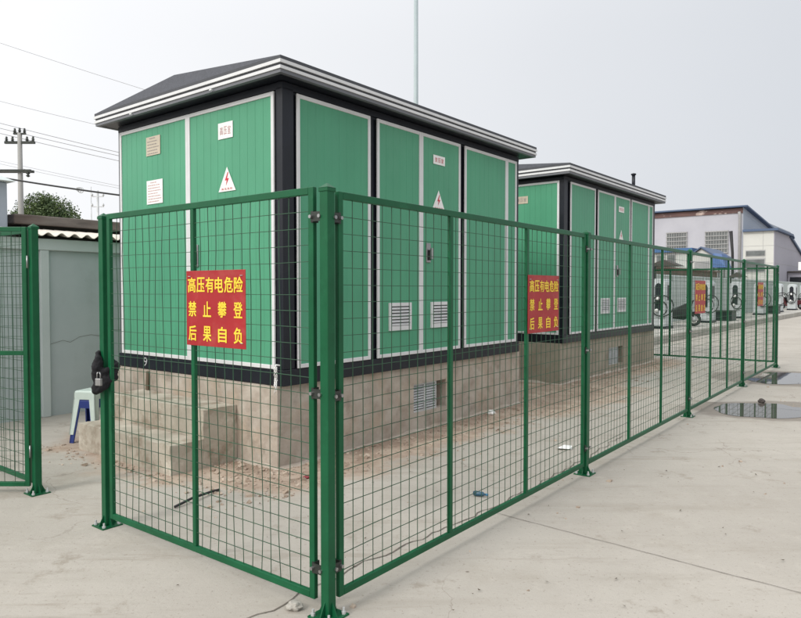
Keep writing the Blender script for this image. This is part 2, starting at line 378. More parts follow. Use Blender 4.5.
# ------------------------------------------------------------------ substations
def substation(label, loc, rz, L_, Wd, zs, zt, zf, frames, shortf, vents, pvent, z0, z1, plinth_m, grp, group):
    root = thing('transformer_substation', label, 'substation', loc, rz, group)
    # plinth with a real opening for the grille
    ps, pe_, pt0, pt1 = -.042, L_ + .1, .03, Wd + .06
    a, b, c, d_ = pvent
    m = MB()
    m.box(ps, a, pt0, pt1, 0, zs - .004); m.box(b, pe_, pt0, pt1, 0, zs - .004)
    m.box(a, b, pt0, pt1, 0, c); m.box(a, b, pt0, pt1, d_, zs - .004); m.box(a, b, pt0 + .3, pt1, c, d_)
    pl = m.build('plinth', plinth_m, root)
    gw = a + (b - a) * .74
    m = MB(); m.box(a, a + .02, pt0 + .02, pt0 + .05, c, d_); m.box(gw - .02, gw, pt0 + .02, pt0 + .05, c, d_)
    m.box((a + gw) / 2 - .012, (a + gw) / 2 + .012, pt0 + .02, pt0 + .05, c + .02, d_ - .02)
    m.box(a + .02, gw - .02, pt0 + .018, pt0 + .05, c, c + .02); m.box(a + .02, gw - .02, pt0 + .02, pt0 + .05, d_ - .02, d_)
    n = 9
    for i in range(n):
        z = c + .03 + i * (d_ - c - .05) / n
        m.add([(a + .02, pt0 + .022, z), (gw - .02, pt0 + .022, z), (gw - .02, pt0 + .045, z + .022), (a + .02, pt0 + .045, z + .022),
               (a + .02, pt0 + .022, z + .004), (gw - .02, pt0 + .022, z + .004), (gw - .02, pt0 + .045, z + .026), (a + .02, pt0 + .045, z + .026)],
              [(0, 1, 2, 3), (4, 7, 6, 5), (0, 4, 5, 1), (3, 2, 6, 7)])
    m.build('plinth_grille', 'galv', pl)
    # black steel skid
    box('base_frame', 'black_trim', root, -.012, L_ + .012, -.012, Wd + .012, zs, z0 - .004, bevel=.004)
    # core, corner posts
    box('wall_core', 'black_trim', root, .02, L_ - .02, .02, Wd - .02, z0 - .004, zf - .002)
    for (x0, x1, y0, y1) in ((0, .13, 0, .085), (L_ - .08, L_, 0, .085), (0, .13, Wd - .085, Wd), (L_ - .08, L_, Wd - .085, Wd)):
        box('corner_post', 'black_trim', root, x0, x1, y0, y1, z0 - .004, z1 + .03, bevel=.006, seg=2)
    m = MB(); m.box(.0, L_, 0., Wd, z1 + .012, zf - .003)
    m.build('frieze', 'black_trim', root)
    ft = .035; T = .018
    def panel(side, a, b, name, z0=z0, z1=z1):
        """ribbed green panel between a and b on the long (s) or short (t) face, white frame round it"""
        m = MB()
        def P(u, dep, z): return (u, -dep, z) if side == 's' else (-dep, u, z)
        w = b - a - 2 * ft; n = max(2, round(w / .1)); prof = []
        for i in range(n):
            u0 = a + ft + w * i / n; u1 = a + ft + w * (i + 1) / n
            prof += [(u0 + .004, .008), (u1 - .004, .008), (u1, .006 if side == 's' else .005)]
        prof = [(a + ft, .008)] + prof[:-1] + [(b - ft, .008)]
        vs = []; 
        for u, dd in prof: vs += [P(u, dd, z0 + ft), P(u, dd, z1 - ft)]
        m.add(vs, [(2 * i, 2 * i + 2, 2 * i + 3, 2 * i + 1) for i in range(len(prof) - 1)])
        o = m.build(name, 'green_panel', root)
        f = MB()
        def B(u0, u1, za, zb):
            if side == 's': f.box(u0, u1, -T, .0, za, zb)
            else: f.box(-T, .0, u0, u1, za, zb)
        B(a, a + ft, z0, z1); B(b - ft, b, z0, z1); B(a + ft, b - ft, z0, z0 + ft); B(a + ft, b - ft, z1 - ft, z1)
        f.build('frame', 'white_trim', o, .003)
        return o
    def handle(o, side, u, z):
        m = MB()
        def B(u0, u1, d0, d1, za, zb, mi):
            if side == 's': m.box(u + u0, u + u1, -d1, -d0, z + za, z + zb, mi)
            else: m.box(-d1, -d0, u + u0, u + u1, z + za, z + zb, mi)
        B(-.036, .036, .006, .024, -.105, .105, 0); B(-.02, .02, .024, .045, -.08, .03, 1); B(-.011, .011, .045, .075, -.07, .05, 0)
        m.build('handle', ['steel', 'black_rubber'], o, .004)
    def vent(o, side, a, b, za, zb):
        m = MB()
        m.box(a, a + .025, -.026, -.008, za, zb); m.box(b - .025, b, -.026, -.008, za, zb)
        m.box(a + .025, b - .025, -.026, -.008, za, za + .045); m.box(a + .025, b - .025, -.026, -.008, zb - .035, zb)
        m.box(a + .025, b - .025, -.0105, -.0085, za + .045, zb - .035, 1)
        n = 6
        for i in range(n):
            z = za + .05 + i * (zb - za - .085) / n
            m.add([(a + .025, -.026, z), (b - .025, -.026, z), (b - .025, -.0107, z + .022), (a + .025, -.0107, z + .022)], [(0, 1, 2, 3)])
            m.add([(a + .025, -.026, z), (b - .025, -.026, z), (b - .025, -.026, z + .008), (a + .025, -.026, z + .008)], [(0, 1, 2, 3)])
        m.build('vent', ['white_trim', 'black_trim'], o)
    f1, fd, dv, f3, dv3 = frames
    panel('s', *f1, 'wall_panel'); d1 = panel('s', fd[0], dv, 'door'); d2 = panel('s', dv, fd[1], 'door')
    panel('s', f3[0], dv3, 'wall_panel'); panel('s', dv3, f3[1], 'wall_panel')
    for o, v in ((d1, vents[0]), (d2, vents[1])): vent(o, 's', *v)
    handle(d2, 's', dv + .125, 1.90 + (z0 - .83))
    a0, a1, a2 = shortf
    e1 = panel('t', a0, a1, 'door'); e2 = panel('t', a1, a2, 'door')
    handle(e1, 't', a1 - .12, 1.83)
    # rear and far walls
    m = MB(); m.box(.1, L_ - .1, Wd, Wd + .008, z0, z1); m.box(L_, L_ + .008, .1, Wd - .1, z0, z1)
    m.build('wall_panel', 'green_panel', root)
    # eaves fascia, soffit, roof
    o_ = .162; H = zt - zf
    def ring(m, off, za, zb, mi):
        x0, x1, y0, y1 = -o_ - off, L_ + o_ + off, -o_ - off, Wd + o_ + off; w = .04 + off
        m.box(x0, x1, y0, y0 + w, za, zb, mi); m.box(x0, x1, y1 - w, y1, za, zb, mi)
        m.box(x0, x0 + w, y0 + w, y1 - w, za, zb, mi); m.box(x1 - w, x1, y0 + w, y1 - w, za, zb, mi)
    m = MB()
    for off, a, b, mi in ((.0, 0, .22, 2), (.010, .22, .41, 0), (.0, .41, .57, 1), (.014, .57, .77, 0), (.008, .77, 1., 1)):
        ring(m, off, zf + H * a, zf + H * b, mi)
    fa = m.build('fascia', ['white_trim', 'roof_dark', 'fascia_grey'], root)
    box('soffit', 'black_trim', root, -o_ + .04, L_ + o_ - .04, -o_ + .04, Wd + o_ - .04, zf + .004, zf + .02)
    rise = .125; mid = Wd / 2
    zz = zt + .001; e_ = o_ + .004
    m = MB(); m.add([(-e_, -e_, zz), (-e_, Wd + e_, zz), (-e_, mid, zz + rise), (L_ + e_, -e_, zz), (L_ + e_, Wd + e_, zz), (L_ + e_, mid, zz + rise)],
                    [(0, 1, 2), (3, 5, 4), (0, 2, 5, 3), (1, 4, 5, 2), (0, 3, 4, 1)])
    m.build('roof', 'roof_grey', root)
    return root, d1, d2, e1, e2

def plate(o_name, label, root_m, side, a, b, za, zb, mat_name, parent=None, kind='label_plate', lift=.012, rows=None, chars=None, ink='ink_red', ch=None):
    m = MB()
    if side == 's': m.box(a, b, -lift - .003, -lift, za, zb); org = (a, -lift - .003, za); r = (1, 0, 0)
    else: m.box(-lift - .003, -lift, a, b, za, zb); org = (-lift - .003, b, za); r = (0, -1, 0)
    o = m.build(o_name, mat_name, parent)
    if label: o['label'] = label
    t = MB(); w = b - a; h = zb - za
    if chars:
        n = len(chars)
        for i, c in enumerate(chars): write(t, c, w * (.5 + (i - (n - 1) / 2) * .8 / n), h * .5, w * .62 / n, h * .5, org, r, (0, 0, 1), .002)
    if rows:
        for i in range(rows):
            y = h * (.9 - .8 * i / (rows - 1)); ln = w * (.8 if i else .5) * (1 if i in (0,) else R(.7, 1))
            x = w * .1 if i else w * .25
            while x < w * .1 + ln:
                dx = R(.01, .03) * (1.2 if i == 0 else 1)
                p = [Vector(org) + Vector(r) * xx + Vector((0, 0, yy)) + Vector(r).cross(Vector((0, 0, 1))) * .0015 for xx, yy in ((x, y - .004), (min(x + dx, w * .92), y - .004), (min(x + dx, w * .92), y + .004), (x, y + .004))]
                t.add(p, [(0, 1, 2, 3)]); x += dx + .008
    if t.v: t.build('lettering', ink, o)
    return o
def hazard_triangle(parent, side, uc, w, za, zb):
    lift = .012; m = MB()
    if side == 's': m.prism([(uc - w / 2, za), (uc + w / 2, za), (uc, zb)], -lift - .003, -lift, 'y'); org = (uc, -lift - .003, za); r = (1, 0, 0)
    else: m.prism([(uc - w / 2, za), (uc + w / 2, za), (uc, zb)], -lift - .003, -lift, 'x'); org = (-lift - .003, uc, za); r = (0, -1, 0)
    o = m.build('hazard_triangle', 'white_plate', parent)
    h = zb - za; t = MB(); nrm = Vector(r).cross(Vector((0, 0, 1)))
    bolt = [(.05, .78), (-.13, .45), (-.01, .45), (-.07, .22), (.13, .53), (.01, .53), (.1, .78)]
    p = [Vector(org) + Vector(r) * x * h + Vector((0, 0, y * h)) + nrm * .002 for x, y in bolt]
    t.add(p, [(0, 1, 5, 6), (1, 2, 4, 5), (2, 3, 4)])
    for i, c in enumerate('高压危险'): write(t, c, (i - 1.5) * w * .17, h * .1, w * .13, h * .09, org, r, (0, 0, 1), .002)
    t.build('lettering', 'ink_red', o)
    return o

S1 = substation('nearer green transformer substation, on a tan plinth with steps at its end', (CX, CY, 0), TB, 4.089, 2.581, .698, 3.376, 3.2445,
                ((.152, 1.106), (1.206, 2.681), 1.926, (2.773, 4.009), 3.752), (.091, 1.311, 2.531),
                ((1.385, 1.745, 1.10, 1.38), (2.10, 2.445, 1.10, 1.38)), (1.854, 2.455, .2, .505), .838, 3.172, 'plaster', None, 'green transformer substations')
root, d1, d2, e1, e2 = S1
# rough mortar splashed along the foot of the plinth
def skirt(parent, pts, seed):
    m = MB(); P = []
    for (a, b) in zip(pts[:-1], pts[1:]):
        a = Vector(a); b = Vector(b); n = int((b - a).length / .035); d = (b - a).normalized(); nn = Vector((d.y, -d.x, 0))
        for i in range(n + 1): P.append((a.lerp(b, i / n), nn))
    vs = []
    for p, nn in P:
        q = p * 3 + Vector((seed, 0, 0)); w = .02 + .05 * abs(noise.noise(q)) + .015 * abs(noise.noise(q * 4)); h = .008 + .04 * abs(noise.noise(q * .7 + Vector((0, 7, 0)))) + .012 * abs(noise.noise(q * 5))
        vs += [p - nn * .01, p + nn * w, p + nn * w * .55 + Vector((0, 0, h * .45)), p + nn * .004 + Vector((0, 0, h)), p - nn * .01 + Vector((0, 0, h))]
    fs = []
    for i in range(len(P) - 1):
        for k in range(5):
            k2 = (k + 1) % 5; fs.append((5 * i + k, 5 * i + k2, 5 * i + 5 + k2, 5 * i + 5 + k))
    m.add(vs, fs); return m.build('mortar_skirt', 'plaster', parent)
skirt(root, [(-.042, .55, 0), (-.042, .03, 0), (4.19, .03, 0)], 1.)

plate('label_plate', None, None, 's', 2.145, 2.365, 2.875, 2.972, 'white_plate', d2, chars='变压室')
hazard_triangle(d2, 's', 2.245, .24, 2.38, 2.595)
plate('nameplate', 'tan metal nameplate', None, 't', 1.772, 2.021, 2.862, 3.05, 'tan_plate', e2, rows=6, ink='ink_grey')
plate('notice_plate', 'white notice with rows of small print', None, 't', 1.736, 2.019, 2.375, 2.612, 'white_plate', e2, rows=8, ink='ink_pink')
plate('label_plate', None, None, 't', .633, .841, 2.868, 3.012, 'white_plate', e1, chars='高压室', ink='ink_pink')
hazard_triangle(e1, 't', .718, .245, 2.395, 2.612)
# white chalk mark on the steel base
t = MB(); write(t, '9', 0, 0, .07, .09, (-.0125, 2.08, .772), (0, -1, 0), (0, 0, 1), .002, bold=.0); t.build('chalk_mark', 'galv', root)
# eave fixings
for y in (.7, 2.0): box('eave_fixing', 'white_trim', root, -.19, -.176, y, y + .03, 3.25, 3.262)

T2 = 0.897
S2 = substation('farther green transformer substation with a short vent stub on its roof', (2.5907, 10.6826, 0), T2, 4.373, 2.581, .659, 3.478, 3.3192,
                ((.215, 1.225), (1.331, 2.896), 2.12, (2.966, 4.22), 3.955), (.078, 1.311, 2.531),
                ((1.483, 1.881, 1.09, 1.365), (2.263, 2.677, 1.10, 1.365)), (1.996, 2.68, .13, .45), .79, 3.25, 'plaster2', None, 'green transformer substations')
root2, f1_, f2_, g1_, g2_ = S2
skirt(root2, [(-.042, 2.6, 0), (-.042, .03, 0), (4.47, .03, 0)], 5.)
plate('label_plate', None, None, 's', 2.3, 2.57, 2.955, 3.06, 'white_plate', f2_, chars='变压室')
hazard_triangle(f2_, 's', 2.432, .25, 2.41, 2.63)
plate('nameplate', 'tan metal nameplate', None, 't', .63, .86, 2.93, 3.05, 'tan_plate', g1_, chars='高压室', ink='ink_grey')
m = MB(); m.tube([(3.43, .12, 3.48), (3.43, .12, 3.80)], .033, 12); m.lathe([(.035, 0), (.05, .005), (.05, .03), (.0, .045)], 12, (3.43, .12, 3.79))
m.build('roof_vent_stub', 'black_trim', root2)

# steps of the first substation
def slab(m, x0, x1, y0, y1, z0, z1, n=10, j=.006):
    o = len(m.v); m.box(x0, x1, y0, y1, z0, z1)
st = thing('concrete_steps', 'two rough concrete steps leading up to the end doors of the nearest substation', 'steps', (CX, CY, 0), TB)
def rough_block(name, x0, x1, y0, y1, z0, z1, mname, parent):
    bm = bmesh.new()
    MBx = MB().box(x0, x1, y0, y1, z0, z1)
    o = MBx.build(name, mname, parent)
    bm.from_mesh(o.data); bmesh.ops.subdivide_edges(bm, edges=bm.edges, cuts=14, use_grid_fill=True)
    for v in bm.verts:
        c = v.co; ex = sum((abs(c.x - x0) < .001 or abs(c.x - x1) < .001, abs(c.y - y0) < .001 or abs(c.y - y1) < .001, abs(c.z - z1) < .001))
        k = .003 + (.006 if ex >= 2 else 0)
        v.co += Vector((noise.noise(c * 7), noise.noise(c * 7 + Vector((9, 0, 0))), noise.noise(c * 7 + Vector((0, 9, 0))) - (.4 if ex >= 2 else 0))) * k
    bm.to_mesh(o.data); bm.free()
    return o
rough_block('lower_step', -.714, -.40, .56, 2.07, -.01, .25, 'step_concrete', st)
rough_block('upper_step', -.398, -.046, .56, 2.07, -.01, .495, 'step_concrete', st)

# wood lath leaning on the plinth, wire bundle at the corner
q = W(-.06, 1.97, .495)
o = MB().box(-.012, .012, -.02, .02, 0, .19).build('wood_lath', 'wood'); o.location = q; o.rotation_euler = (0, .06, TB)
tag(o, 'short wooden lath standing on the upper step against the plinth', 'lath')
wb = MB(); base = W(-.04, -.0, 0) + Vector((-.03, -.03, 0))
for k in range(5):
    pts = []
    for i in range(10):
        z = .87 - i * .016 * (1 + .15 * k); pts.append(base + Vector((.012 * sin(i * 1.1 + k * 2), .012 * cos(i * .9 + k), z)))
    wb.tube(pts, .0035, 5)
wb.tube([base + Vector((0, 0, .87)), base + Vector((.0, .01, .885)), base + Vector((.03, .03, .88))], .007, 6)
tag(wb.build('wire_bundle', 'white_plate'), 'tangle of white wire hanging at the near bottom corner of the nearest substation', 'wire')

# ------------------------------------------------------------------ fence
PW = .025
def post_parts(parent, x=0., y=0., rot=0., H=1.985):
    """a square post with cap and bolted base plate; returns the post part"""
    m = MB().box(x - PW, x + PW, y - PW, y + PW, .008, H - .012)
    p = m.build('fence_post', 'fence_green', parent, .004, 2)
    c = MB(); w = PW + .004
    c.box(x - w, x + w, y - w, y + w, H - .03, H - .012)
    c.add([(x - w, y - w, H - .012), (x + w, y - w, H - .012), (x + w, y + w, H - .012), (x - w, y + w, H - .012), (x, y, H + .012)], [(0, 1, 4), (1, 2, 4), (2, 3, 4), (3, 0, 4)])
    c.build('post_cap', 'fence_green', p, .002)
    b = MB(); s = .068
    b.box(x - s, x + s, y - s, y + s, .0, .008)
    for dx, dy in ((1, 0), (-1, 0), (0, 1), (0, -1)):
        a = .003
        if dx: b.prism([(x + dx * PW, .008), (x + dx * (s - .01), .008), (x + dx * (PW), .075)], y - a, y + a, 'y')
        else: b.prism([(y + dy * PW, .008), (y + dy * (s - .01), .008), (y + dy * (PW), .075)], x - a, x + a, 'x')
    for dx in (-1, 1):
        for dy in (-1, 1):
            b.lathe([(.011, 0), (.011, .012), (.006, .012), (.006, .03)], 6, (x + dx * .05, y + dy * .05, .008), 1, False)
    b.build('base_plate', ['fence_green', 'galv'], p)
    return p
def wires(x0, x1, z0, z1, y=0., sp=.075, bend=.003, seed=0, r=.0021):
    m = MB(); nx = max(2, round((x1 - x0) / sp)); nz_ = round((z1 - z0) / .078)
    for i in range(1, nx):
        x = x0 + (x1 - x0) * i / nx; pts = []
        for k in range(9):
            z = z0 + (z1 - z0) * k / 8
            b = bend * noise.noise(Vector((i * .37 + seed, z * 1.3, 0))) * (0 if k in (0, 8) else 1) * 3
            pts.append((x + b, y + b * .6, z))
        m.tube(pts, r, 4, 0, False)
    for j in range(1, nz_):
        z = z0 + (z1 - z0) * j / nz_; pts = []
        n = max(3, int((x1 - x0) / .25))
        for k in range(n + 1):
            x = x0 + (x1 - x0) * k / n; b = bend * .8 * noise.noise(Vector((x * 1.1, j * .41 + seed, 4))) * (0 if k in (0, n) else 1) * 2.
            pts.append((x, y + .004 + b * .5, z + b))
        m.tube(pts, r, 4, 0, False)
    return m
def panel_frame(parent, x0, x1, z0, z1, mull=(), mid=None, name='frame_panel', fw=.034, ft=.012, bend=.003, seed=0, sp=.075):
    m = MB()
    m.box(x0, x0 + fw, -ft, ft, z0, z1); m.box(x1 - fw, x1, -ft, ft, z0, z1)
    m.box(x0 + fw, x1 - fw, -ft, ft, z0, z0 + fw); m.box(x0 + fw, x1 - fw, -ft, ft, z1 - fw, z1)
    p = m.build(name, 'fence_green', parent, .003, 2)
    for u in mull:
        MB().box(u - .0145, u + .0145, -ft, ft * .9, z0 + fw - .001, z1 - fw + .001).build('mullion', 'fence_green', p, .002)
    if mid: MB().box(x0 + fw - .001, x1 - fw + .001, -ft, ft * .9, mid - .016, mid + .016).build('mid_rail', 'fence_green', p, .002)
    wires(x0 + fw, x1 - fw, z0 + fw, z1 - fw, bend=bend, seed=seed, sp=sp).build('wire_mesh', 'wire_green', p)
    return p
def brackets(parent, x, xp, zs, side=-1):
    """small bolted clamps bridging post edge x to panel edge xp"""
    for z in zs:
        m = MB(); a, b = min(x, xp), max(x, xp)
        m.box(a - .006, b + .006, side * .018 - .003, side * .018 + .003, z - .022, z + .022)
        m.box(a - .01, a + .004, -.02, .02, z - .026, z + .026); m.box(b - .004, b + .01, -.018, .018, z - .026, z + .026)
        for u in (a - .002, b + .002):
            m.tube([(u, side * .02, z), (u, side * .034, z)], .009, 6, 1, True, False)
        m.build('clamp', ['dark_metal', 'steel'], parent)

TA = 0.917
FA = thing('mesh_fence', 'long green mesh fence of four framed panels running away from the corner post', 'fence', (-.3334, 3.067, 0), TA)
sp = [0., 3.034, 6.185, 9.355, 12.562]
for i, s in enumerate(sp): post_parts(FA, s)
for i in range(4):
    a = sp[i] + (.062 if i == 0 else .033); b = sp[i + 1] - .033; w = sp[i + 1] - sp[i]
    panel_frame(FA, a, b, .068, 1.965, (sp[i] + w * .336, sp[i] + w * .652 if i == 0 else sp[i] + w * .655), seed=i * 7)
    brackets(FA, sp[i] + PW, a, (1.84, 1.02, .22)); brackets(FA, b, sp[i + 1] - PW, (1.84, 1.02, .22))
# back run from the last post towards the wall
a4 = Vector((-.3334 + 12.562 * cos(TA), 3.067 + 12.562 * sin(TA), 0))
TBK = radians(142.4)
FB = thing('mesh_fence', 'far end run of green mesh fence between its last post and the pale wall', 'fence', a4, TBK)
bs = [0., 3.0, 5.95]
for s in bs[1:]: post_parts(FB, s)
for i in range(2):
    a = bs[i] + .035; b = bs[i + 1] - .035; w = bs[i + 1] - bs[i]
    panel_frame(FB, a, b, .1, 1.95, (bs[i] + w / 3, bs[i] + w * 2 / 3), seed=40 + i)

# closed gate panel P0-P1
TG = radians(142.1725)
P0 = Vector((-.3334, 3.067, 0)); P1 = Vector((-1.8788, 4.267, 0)); P2 = Vector((-2.6973, 4.9498, 0))
GP = thing('mesh_gate', 'closed green mesh gate leaf with a red sign on its centre bar', 'gate', P0, TG)
panel_frame(GP, .078, 1.905, .06, 1.985, (1.015,), seed=91, bend=.0045, sp=.069, name='leaf_frame')
brackets(GP, PW, .078, (1.846, 1.03, .213), 1)
gpst = thing('gate_post', 'green square gate post with black cloth and padlock, left of the closed gate', 'post', P1, TG)
post_parts(gpst)
# left run and open leaf
FL = thing('mesh_fence', 'green mesh fence run at the left edge behind the open gate leaf', 'fence', P2, TG)
post_parts(FL); panel_frame(FL, .05, 2.95, .068, 1.965, (1.0, 1.97), seed=131)
post_parts(FL, 3.0)
GL = thing('mesh_gate', 'open green mesh gate leaf with a middle rail at the left edge of the photo', 'gate', P2, pi)
panel_frame(GL, .05, .98, .054, 1.972, (), 1.044, seed=151, name='leaf_frame')
m = MB()
for z in (.316, 1.715): m.tube([(.037, .022, z - .045), (.037, .022, z + .045)], .006, 8)
m.build('hinge', 'steel', GL)

# cloth + padlock on the gate post
cl = MB(); n = 48
for loop in range(4):
    pts = []; rs = []
    for i in range(n + 1):
        t = 2 * pi * i / n
        pts.append(Vector((-.022 + (.056 - .005 * loop) * cos(t) * (1 + .12 * sin(3 * t + loop)), (.05 + .008 * loop) * sin(t) + .006, .092 * sin(t + .9 + loop * .9) + .03 * sin(2 * t + loop) - .012 * loop)))
        rs.append(.021 + .007 * sin(5 * t + loop * 2))
    cl.tube(pts, rs, 8)
cl.tube([(-.02, .06, .1), (-.03, .075, .03), (-.02, .07, -.05), (-.01, .06, -.1)], [.02, .034, .034, .018], 10)
c0 = cl.build('cloth_wrap', 'cloth_black')
md = c0.modifiers.new('remesh', 'REMESH'); md.mode = 'VOXEL'; md.voxel_size = .006; md.use_smooth_shade = True
md = c0.modifiers.new('smooth', 'SMOOTH'); md.factor = .7; md.iterations = 6
tx = bpy.data.textures.new('cloth_folds', 'CLOUDS'); tx.noise_scale = .035
md = c0.modifiers.new('folds', 'DISPLACE'); md.texture = tx; md.strength = .018; md.mid_level = .5
c0.location = P1 + Vector((0, 0, 1.0)); c0.rotation_euler = (0, 0, TG); c0.scale = (.85, .95, .9)
tag(c0, 'black cloth wound round the gate post at half height', 'cloth')
pk = thing('padlock', 'small silver padlock hanging in the black cloth on the gate post', 'padlock', P1 + Vector((.012, -.125, .955)), radians(-20))
MB().box(-.021, .021, -.01, .01, -.038, .008).build('lock_body', 'steel', pk, .004, 2)
m = MB(); m.tube([(-.013, 0, .005), (-.013, 0, .034), (-.007, 0, .046), (.007, 0, .046), (.013, 0, .034), (.013, 0, .005)], .0038, 8); m.build('shackle', 'steel', pk)

# ------------------------------------------------------------------ red signs
def red_sign(label, loc, rz, w=.5, h=.405, flip=False):
    """origin at the left bottom corner seen from the front; front faces -y"""
    t = thing('warning_sign', label, 'sign', loc, rz, 'red warning signs on the fence')
    MB().box(0, w, 0, .004, 0, h).build('sign_plate', 'sign_red', t, .001)
    m = MB()
    for x in (.03, w - .03):
        for z in (.03, h - .03): m.tube([(x - .012, -.001, z), (x - .004, -.006, z), (x + .004, -.006, z), (x + .012, -.001, z)], .0016, 5)
    m.build('wire_tie', 'galv', t)
    m = MB(); ch = h * .195; cw = w * .135
    for i, c in enumerate('高压有电危险'): write(m, c, w * (.5 + (i - 2.5) * .158), h * .81, cw, ch, (0, 0, 0), (1, 0, 0), (0, 0, 1), .0015, bold=.028)
    for row, y in (('禁止攀登', .49), ('后果自负', .165)):
        for i, c in enumerate(row): write(m, c, w * (.5 + (i - 1.5) * .258), h * y, cw * 1.0, ch * 1.02, (0, 0, 0), (1, 0, 0), (0, 0, 1), .0015, bold=.028)
    m.build('lettering', 'sign_yellow', t)
    return t
dB = Vector((cos(TG), sin(TG), 0)); nB = Vector((-sin(TG), cos(TG), 0))
red_sign('red sign with yellow Chinese warning on the closed gate, largest of the red signs', P0 + dB * 1.052 + nB * .021 + Vector((0, 0, 1.208)), TG + pi)
dA = Vector((cos(TA), sin(TA), 0)); nA = Vector((sin(TA), -cos(TA), 0))
def signA(s, z, label): return red_sign(label, P0 + dA * s + nA * .021 + Vector((0, 0, z)), TA)
signA(1.962, 1.208, 'red warning sign on the first long fence panel between the two substations')
signA(6.37, 1.22, 'red warning sign right beside the middle post of the far fence, before the white chargers')
signA(10.44, 1.235, 'smallest red warning sign on the last fence panel near the far corner')

# ------------------------------------------------------------------ stools
def stool(label, loc, rz, m_, dz=0.):
    t = thing('plastic_stool', label, 'stool', loc, rz, 'stacked plastic stools')
    H = .43; a = .115; b = .155
    s = MB(); s.box(-a, a, -a, a, H - .035, H); s.build('seat', m_, t, .02, 3)
    s = MB()
    for sx in (-1, 1):
        for sy in (-1, 1):
            # L-shaped tapered leg
            for k in range(2):
                w0, w1 = .068, .045
                def pt(u, z):   # corner position at height
                    f = (H - .02 - z) / H; r = a - .004 + (b - a) * f; return r
                r0, r1 = pt(0, H - .02), pt(0, 0)
                if k == 0: v = [(sx * r0, sy * r0, H - .02), (sx * (r0 - w0), sy * r0, H - .02), (sx * (r1 - w1), sy * r1, 0), (sx * r1, sy * r1, 0)]; off = Vector((0, -sy * .012, 0))
                else: v = [(sx * r0, sy * r0, H - .02), (sx * r0, sy * (r0 - w0), H - .02), (sx * r1, sy * (r1 - w1), 0), (sx * r1, sy * r1, 0)]; off = Vector((-sx * .012, 0, 0))
                vv = [Vector(p) for p in v] + [Vector(p) + off for p in v]
                s.add(vv, [(0, 1, 2, 3), (4, 7, 6, 5), (0, 4, 5, 1), (1, 5, 6, 2), (2, 6, 7, 3), (3, 7, 4, 0)])
    for sx, sy in ((1, 0), (-1, 0), (0, 1), (0, -1)):
        for z0_, z1_ in ((H - .085, H - .02),):
            r = a - .002 + (b - a) * .1
            if sx: s.box(min(sx * r, sx * (r - .01)), max(sx * r, sx * (r - .01)), -r, r, z0_, z1_)
            else: s.box(-r, r, min(sy * r, sy * (r - .01)), max(sy * r, sy * (r - .01)), z0_, z1_)
    s.build('legs', m_, t)
    return t
sl = Vector((-3.09, 6.70, 0))
stool('lower blue plastic stool under the pale one, beside the steps', sl, -.2, 'stool_blue')
stool('upper pale green plastic stool stacked on a blue one beside the steps', sl + Vector((0, 0, .085)), -.2, 'stool_pale')

# ------------------------------------------------------------------ debris
rb = MB()
def chunk(p, r):
    vs = [Vector((sx, sy, sz)) for sx in (-1, 1) for sy in (-1, 1) for sz in (-1, 1)]
    rot = Matrix.Rotation(R(0, 6), 3, 'Z') @ Matrix.Rotation(R(-.6, .6), 3, 'X')
    vs = [p + rot @ Vector((v.x * r * R(.5, 1.2), v.y * r * R(.5, 1.1), v.z * r * R(.25, .7))) for v in vs]
    rb.add(vs, [(0, 1, 3, 2), (4, 6, 7, 5), (0, 4, 5, 1), (2, 3, 7, 6), (0, 2, 6, 4), (1, 5, 7, 3)])
def inside(s, t): return (-.05 < s < 4.2 and .02 < t < 2.7) or (-.73 < s < 0 and .54 < t < 2.09) or (6.1 < s < 10.8 and .3 < t < 3)
k = 0
while k < 1500:
    mode = random.random()
    if mode < .40: s, t = R(-.3, 4.6), .03 - abs(random.gauss(0, .38))
    elif mode < .62: s, t = -.04 - abs(random.gauss(0, .42)), R(-.6, .6)
    elif mode < .70: s, t = -.72 - abs(random.gauss(0, .16)), R(.3, 2.5)
    elif mode < .93: s, t = R(4.3, 10.5), .3 - abs(random.gauss(0, .45))
    else: s, t = R(-3, 12), R(-4.5, 0)
    if inside(s, t): continue
    p = W(s, t); r = min(.022, .0042 * math.exp(abs(random.gauss(0, .75))))
    p.z = r * .2; chunk(p, r); k += 1
tag(rb.build('rubble', 'rubble'), 'loose chips of broken concrete and brick strewn round the plinths', 'rubble', kind='stuff')
# dark leaf litter and grit
lf = MB()
for k in range(430):
    s, t = (R(-.9, 4.6), -abs(random.gauss(0, .5))) if k < 170 else (R(-3, 12), R(-5, -.8))
    if inside(s, t): continue
    p = W(s, t, .006); a = R(0, 6); r = R(.005, .014)
    lf.add([p + Vector((cos(a) * r, sin(a) * r, R(0, .008))), p + Vector((-sin(a) * r * .5, cos(a) * r * .5, .004)), p - Vector((cos(a) * r, sin(a) * r, -R(0, .008))), p + Vector((sin(a) * r * .5, -cos(a) * r * .5, .002))], [(0, 1, 2, 3)])
tag(lf.build('leaf_litter', 'bark'), 'dark bits of dry leaf scattered on the concrete', 'litter', kind='stuff')

